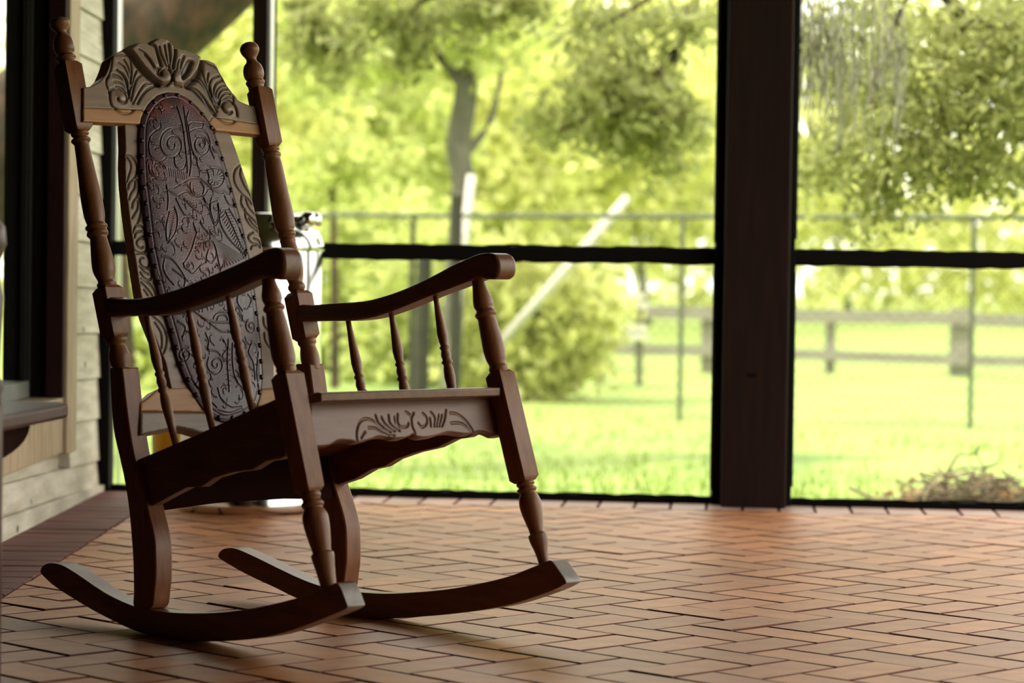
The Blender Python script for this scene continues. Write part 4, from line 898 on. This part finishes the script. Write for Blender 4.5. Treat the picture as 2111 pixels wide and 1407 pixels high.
m_ = empty('hanging_moss', tuple(at(1720, -60, 8.6))); tag(m_, 'grey beard of moss hanging beside the post in the right bay', 'moss')
r0_ = np.array(at(1720, -60, 8.6))
mv = MB()
for k in range(170):
    x = rng.choice([1660, 1700, 1740, 1790, 1830, 1660]) + rng.normal(0, 18); y0 = rng.uniform(-60, 120); ln = rng.uniform(60, 230)
    p = [at(x + rng.normal(0, 4) + 5 * math.sin(q), y0 + ln * q / 4, 8.6 + rng.normal(0, .02)) - r0_ for q in range(5)]
    mv.tube(p, .0022, 3)
tag(mv.build('strands', LF['moss'], m_), kind='stuff')
# background bushes and trees beyond the fences
bgspec = [
 (620, 28, 'tall yellow green tree filling the view right of the chair', [(620, 200, (2.0, 1.5, 1.2)), (560, 60, (1.5, 1.5, 1.2)), (700, 350, (1.3, 1.2, .9)), (600, 420, (1.2, 1, .7))], 9000, 'mid'),
 (800, 33, 'bright spreading tree behind the slender grey trunk', [(820, 150, (2.6, 1.6, 1.5)), (780, 330, (2.2, 1.4, 1.0)), (860, 420, (1.6, 1.2, .7))], 9000, 'bright'),
 (1080, 39, 'pale sunlit tree right of the slender grey trunk', [(1060, 130, (2.2, 1.6, 1.3)), (1120, 300, (2.2, 1.5, 1.0)), (1050, 400, (1.5, 1.2, .8))], 8000, 'bright'),
 (1330, 45, 'broad bright tree in the distance left of the post', [(1300, 330, (2.6, 1.5, 1.0)), (1420, 400, (2.0, 1.5, .8)), (1200, 400, (1.6, 1.5, .8)), (1260, 80, (2.0, 1.5, 1.0))], 8000, 'bright'),
 (720, 22.9, 'low green thicket growing behind the chain fence', [(720, 560, (.9, .8, .7)), (780, 700, (.9, .7, .45)), (700, 780, (.7, .6, .35)), (850, 640, (.6, .6, .6))], 7000, 'mid'),
 (900, 21.2, 'olive shrub at the foot of the slender grey tree', [(900, 620, (.6, .6, .6)), (870, 760, (.6, .6, .4)), (960, 740, (.5, .6, .35))], 5000, 'mid'),
 (1120, 18.8, 'rounded bright bush left of the weathered plank stack', [(1120, 680, (.55, .5, .42)), (1160, 640, (.35, .4, .3)), (1060, 760, (.45, .4, .3)), (1040, 620, (.4, .4, .35))], 6000, 'bright'),
 (300, 19.5, 'green shrubs glimpsed between the siding and the chair back', [(280, 700, (1.0, .8, .7)), (330, 850, (.9, .6, .5)), (250, 480, (.9, .8, .6))], 4000, 'mid'),
 (1750, 52, 'distant pale tree line behind the right bay', [(1700, 330, (3.2, 1.5, 1.6)), (1950, 380, (3.0, 1.5, 1.2)), (2150, 300, (2.6, 1.5, 1.8)), (1850, 150, (3.0, 1.5, 1.5))], 8000, 'bright'),
 (470, 25.2, 'bright tree seen between the oak trunk and white mullion', [(470, 200, (1.5, 1.2, 1.3)), (430, 60, (1.2, 1.2, 1.0)), (500, 350, (1.2, 1, .8))], 5000, 'bright')]
for px, Y, lab, bls, n, lm in bgspec:
    base = np.array([*at(px, 900, Y)[:2], GZ]); top_ = at(bls[0][0], bls[0][1], Y)
    tree(lab, base, [base, base * .5 + top_ * .5, top_], [.09, .06, .03], MBARKP, [(at(x, y, Y), (r[0] * (Y / 28 if Y > 25 else 1), min(r[1], .9), r[2] * (Y / 28 if Y > 25 else 1))) for x, y, r in bls], lm, n, .07 * Y / 22, cat='bush' if any(q in lab for q in ('bush', 'shrub', 'thicket')) else 'tree', name='bush' if any(q in lab for q in ('bush', 'shrub', 'thicket')) else 'tree')
# far hedge line closing the view
hb = empty('hedge', (0, 64, GZ)); tag(hb, 'long pale green hedge closing the far side of the pasture', 'hedge')
leaves('foliage', [(x, 0, rng.uniform(.3, 1.2)) for x in np.arange(-16, 22, 1.3)], [(1.6, 1.6, 1.6 + rng.uniform(0, 1.2)) for x in np.arange(-16, 22, 1.3)], 14000, .16, LF['bright'], hb)
leaves('hedge_crown', [(x, 0, rng.uniform(3, 6)) for x in np.arange(-16, 6, 1.6)], [(1.8, 1.6, 2.2) for x in np.arange(-16, 6, 1.6)], 9000, .18, LF['bright'], hb)

# chain link fence -----------------------------------------------------
CA = gnd(1405, 868); CB = gnd(2005, 893); fd = (CB - CA); fd[2] = 0; fd /= np.linalg.norm(fd)
FZ = .645 + (567 - 446) / F * CA[1]
cf = empty('chain_link_fence', tuple(CA)); tag(cf, 'thin galvanised chain link fence crossing the lawn in front of the wooden fence', 'fence')
rel = lambda p: np.array(p, float) - CA
def fpx(px): # along-fence distance at pixel column
    n = np.array([fd[1], -fd[0], 0]); p = onplane(px, 600, CA, n); return (p - CA) @ fd
PO = CA + 0
xs = [fpx(x) for x in (600, 850, 1405, 2005, 2300)]
ht = FZ - GZ
MB().tube([rel(CA + fd * xs[0] + Z * ht), rel(CA + fd * xs[-1] + Z * ht)], .016, 8).build('top_rail', MGALV, cf)
for i, d in enumerate(xs):
    MB().tube([rel(CA + fd * d), rel(CA + fd * d + Z * (ht + .01))], .017 if i == 1 else .015, 8).build('post', MDARKP if i == 1 else MGALV, cf)
cw = MB(); dstep = .075; tot_ = xs[-1] - xs[0]
for k in range(int(tot_ / dstep) + 16):
    for sgn in (1, -1):
        a0 = xs[0] + (k - 8) * dstep; a1 = a0 + sgn * ht
        pa = rel(CA + fd * a0); pb = rel(CA + fd * a1 + Z * ht)
        cw.tube([pa, pb], .0016, 3)
tag(cw.build('wire_mesh', MGALV, cf), kind='stuff')
gp = gnd(935, 880); MB_ = MB().tube([(0, 0, 0), (0, 0, FZ + .08 - GZ)], .036, 10); o = MB_.build('gate_post', MDARKP); o.location = tuple(gp); tag(o, 'thick dark gate post rising above the chain fence beside grey tree', 'post')
gp = onplane(868, 600, (0, 15.5, 0), np.array([0, 1., 0])); o = MB().tube([(0, 0, 0), (.02, 0, 1.0)], .045, 10).build('stump_post', MDARKP); o.location = (gp[0], 15.5, GZ); tag(o, 'dark weathered post standing among shrubs behind the chair arm', 'post')
# wooden rail fence ------------------------------------------------------
WA = gnd(1500, 790); WD = 24.0
wf = empty('rail_fence', (at(1700, 700, WD)[0], WD, GZ)); tag(wf, 'weathered two rail wooden pasture fence far behind the right bay', 'fence')
rw = lambda p: np.array(p, float) - np.array([at(1700, 700, WD)[0], WD, GZ])
def rail(x0, y0, x1, y1, h): return MB().beam(rw(at(x0, y0, WD)), rw(at(x1, y1, WD)), .05, h)
for a in ((1215, 640, 1480, 646, .12), (1480, 646, 1715, 652, .12), (1715, 652, 1985, 656, .12), (1985, 658, 2300, 668, .12), (1215, 718, 1480, 724, .10), (1480, 724, 1715, 732, .10), (1715, 732, 1985, 742, .1), (1985, 742, 2300, 748, .1)):
    rail(*a).build('rail', MFENCE, wf)
for x, wdt in ((1222, .12), (1462, .12), (1715, .09), (1983, .16), (2240, .14)):
    t_ = at(x, 636, WD); MB().box(rw(t_)[0] - wdt / 2, rw(t_)[0] + wdt / 2, .03, .03 + wdt, 0, t_[2] - GZ).build('post', MFENCE, wf)
for px_a, px_b, rr_, lab in ((244, 246, .0095, 'thin white upright pole outside beside the black corner frame'), (549, 556, .0165, 'white upright pole outside just right of the brown mullion')):
    a_ = at(px_b, 0, 9.7); b_ = at(px_a, 900, 9.7); d_ = (a_ - b_) / (a_[2] - b_[2]); b_ = b_ + d_ * (GZ - b_[2])
    o = MB().tube([np.zeros(3), d_ * 3.4], rr_, 14).build('white_pole', MWHITE, smooth=True); o.location = tuple(b_); tag(o, lab, 'pole')
# pale leaning timbers -----------------------------------------------------
def pole(a, b, Y, r, lab, name='leaning_pole'):
    A_ = at(*a, Y); B_ = at(*b, Y); o = MB().tube([np.zeros(3), (B_ - A_) * .5, B_ - A_], [r, r * .97, r * .9], 10).build(name, MPALE, smooth=True); o.location = tuple(A_); tag(o, lab, 'pole'); return o
pole((1000, 745), (1295, 405), 17.4, .036, 'pale bare pole leaning diagonally in the middle bay')
pole((922, 800), (972, 360), 17.2, .034, 'pale sunlit pole standing against the slender grey tree')
pk = empty('plank_stack', tuple(at(1300, 700, 21))); tag(pk, 'low stack of pinkish weathered planks beside the bright bush', 'planks')
for k, (x0, y0, x1) in enumerate(((1225, 690, 1335), (1230, 672, 1330), (1252, 625, 1335), (1256, 606, 1330))):
    A_ = at(x0, y0, 21) - at(1300, 700, 21); B_ = at(x1, y0 + 4, 21) - at(1300, 700, 21); MB().beam(A_, B_, .3, .055).build('plank', MPALE, pk)
for x in (1240, 1320):
    A_ = at(x, 800, 21) - at(1300, 700, 21); B_ = at(x, 604, 21) - at(1300, 700, 21); MB().beam(A_ + np.array([0, .2, 0]), B_ + np.array([0, .2, 0]), .06, .06, (1, 0, 0)).build('upright', MFENCE, pk)
# brush pile -----------------------------------------------------------
BY = 9.3
bc = np.array([at(1985, 1010, BY)[0], BY, GZ])
bp_ = empty('brush_pile', tuple(bc)); tag(bp_, 'heap of dry twigs and leaves on the lawn at lower right', 'brush pile')
tw = MB()
for k in range(520):
    a = rng.uniform(0, math.pi); L_ = rng.uniform(.06, .22); cx = rng.normal(-.03, .30); cy = rng.normal(0, .2); hgt = max(0, .19 * math.exp(-((cx - .05) / .30) ** 2)) * rng.random() + .02
    d = np.array([math.cos(a), rng.normal(0, .5), rng.normal(0, .35)]) * L_ / 2; c_ = np.array([cx, cy, hgt]); tw.tube([c_ - d, c_ + d * .2 + rng.normal(0, .008, 3), c_ + d], [.005, .004, .002], 4)
tag(tw.build('twigs', MTWIG, bp_), kind='stuff')
leaves('dead_leaves', [(0, 0, .06), (.15, 0, .08), (-.25, 0, .03), (.4, 0, .05)], [(.25, .25, .10), (.2, .2, .09), (.22, .2, .06), (.15, .2, .05)], 2200, .018, LF['dry'], bp_)
for pts, r_ in (([(1945, 985), (1975, 937), (2012, 935), (2030, 965), (2033, 1000)], .004), ([(2030, 965), (2055, 955), (2066, 930)], .004), ([(2012, 935), (2018, 920)], .005), ([(1885, 1025), (1920, 1005), (1950, 985), (1960, 978)], .004), ([(1750, 1005), (1790, 1022), (1850, 1040)], .005), ([(2060, 1010), (2085, 970)], .004), ([(2040, 1010), (2070, 985)], .003)):
    q = [at(x, y, BY - .15) - bc for x, y in pts]; MB().tube(q, list(np.linspace(r_ * 1.3, r_ * .6, len(q))), 6).build('stick', MTWIG, bp_)
# ground cover just outside the sill and tufts on the lawn
n = 16000; X_ = rng.uniform(-2.2, 4.2, n); Y_ = 7.9 + rng.exponential(2.2, n); Y_ = np.where(Y_ > 17, rng.uniform(8, 17, n), Y_)
h = (.02 + .05 * rng.random(n)) ; th_ = rng.uniform(0, 6.28, n)
c0 = np.stack([X_, Y_, np.full(n, GZ)], 1); dx = np.stack([np.cos(th_), np.sin(th_), np.zeros(n)], 1) * .006; tp = c0 + np.stack([rng.normal(0, .02, n), rng.normal(0, .02, n), h], 1)
Vg = np.stack([c0 - dx, c0 + dx, tp], 1).reshape(-1, 3)
gt = fastmesh('grass_blades', Vg, np.arange(3 * n).reshape(n, 3), LF['blade']); tag(gt, kind='stuff'); gt.parent = lawn
n = 2500
dl = leaves('leaf_litter', [(x, 8.6 + .4 * rng.random(), GZ + .01) for x in np.arange(-1.5, 2.2, .3)], [(.3, .3, .02)] * 13, n, .018, LF['dry']); dl.parent = lawn
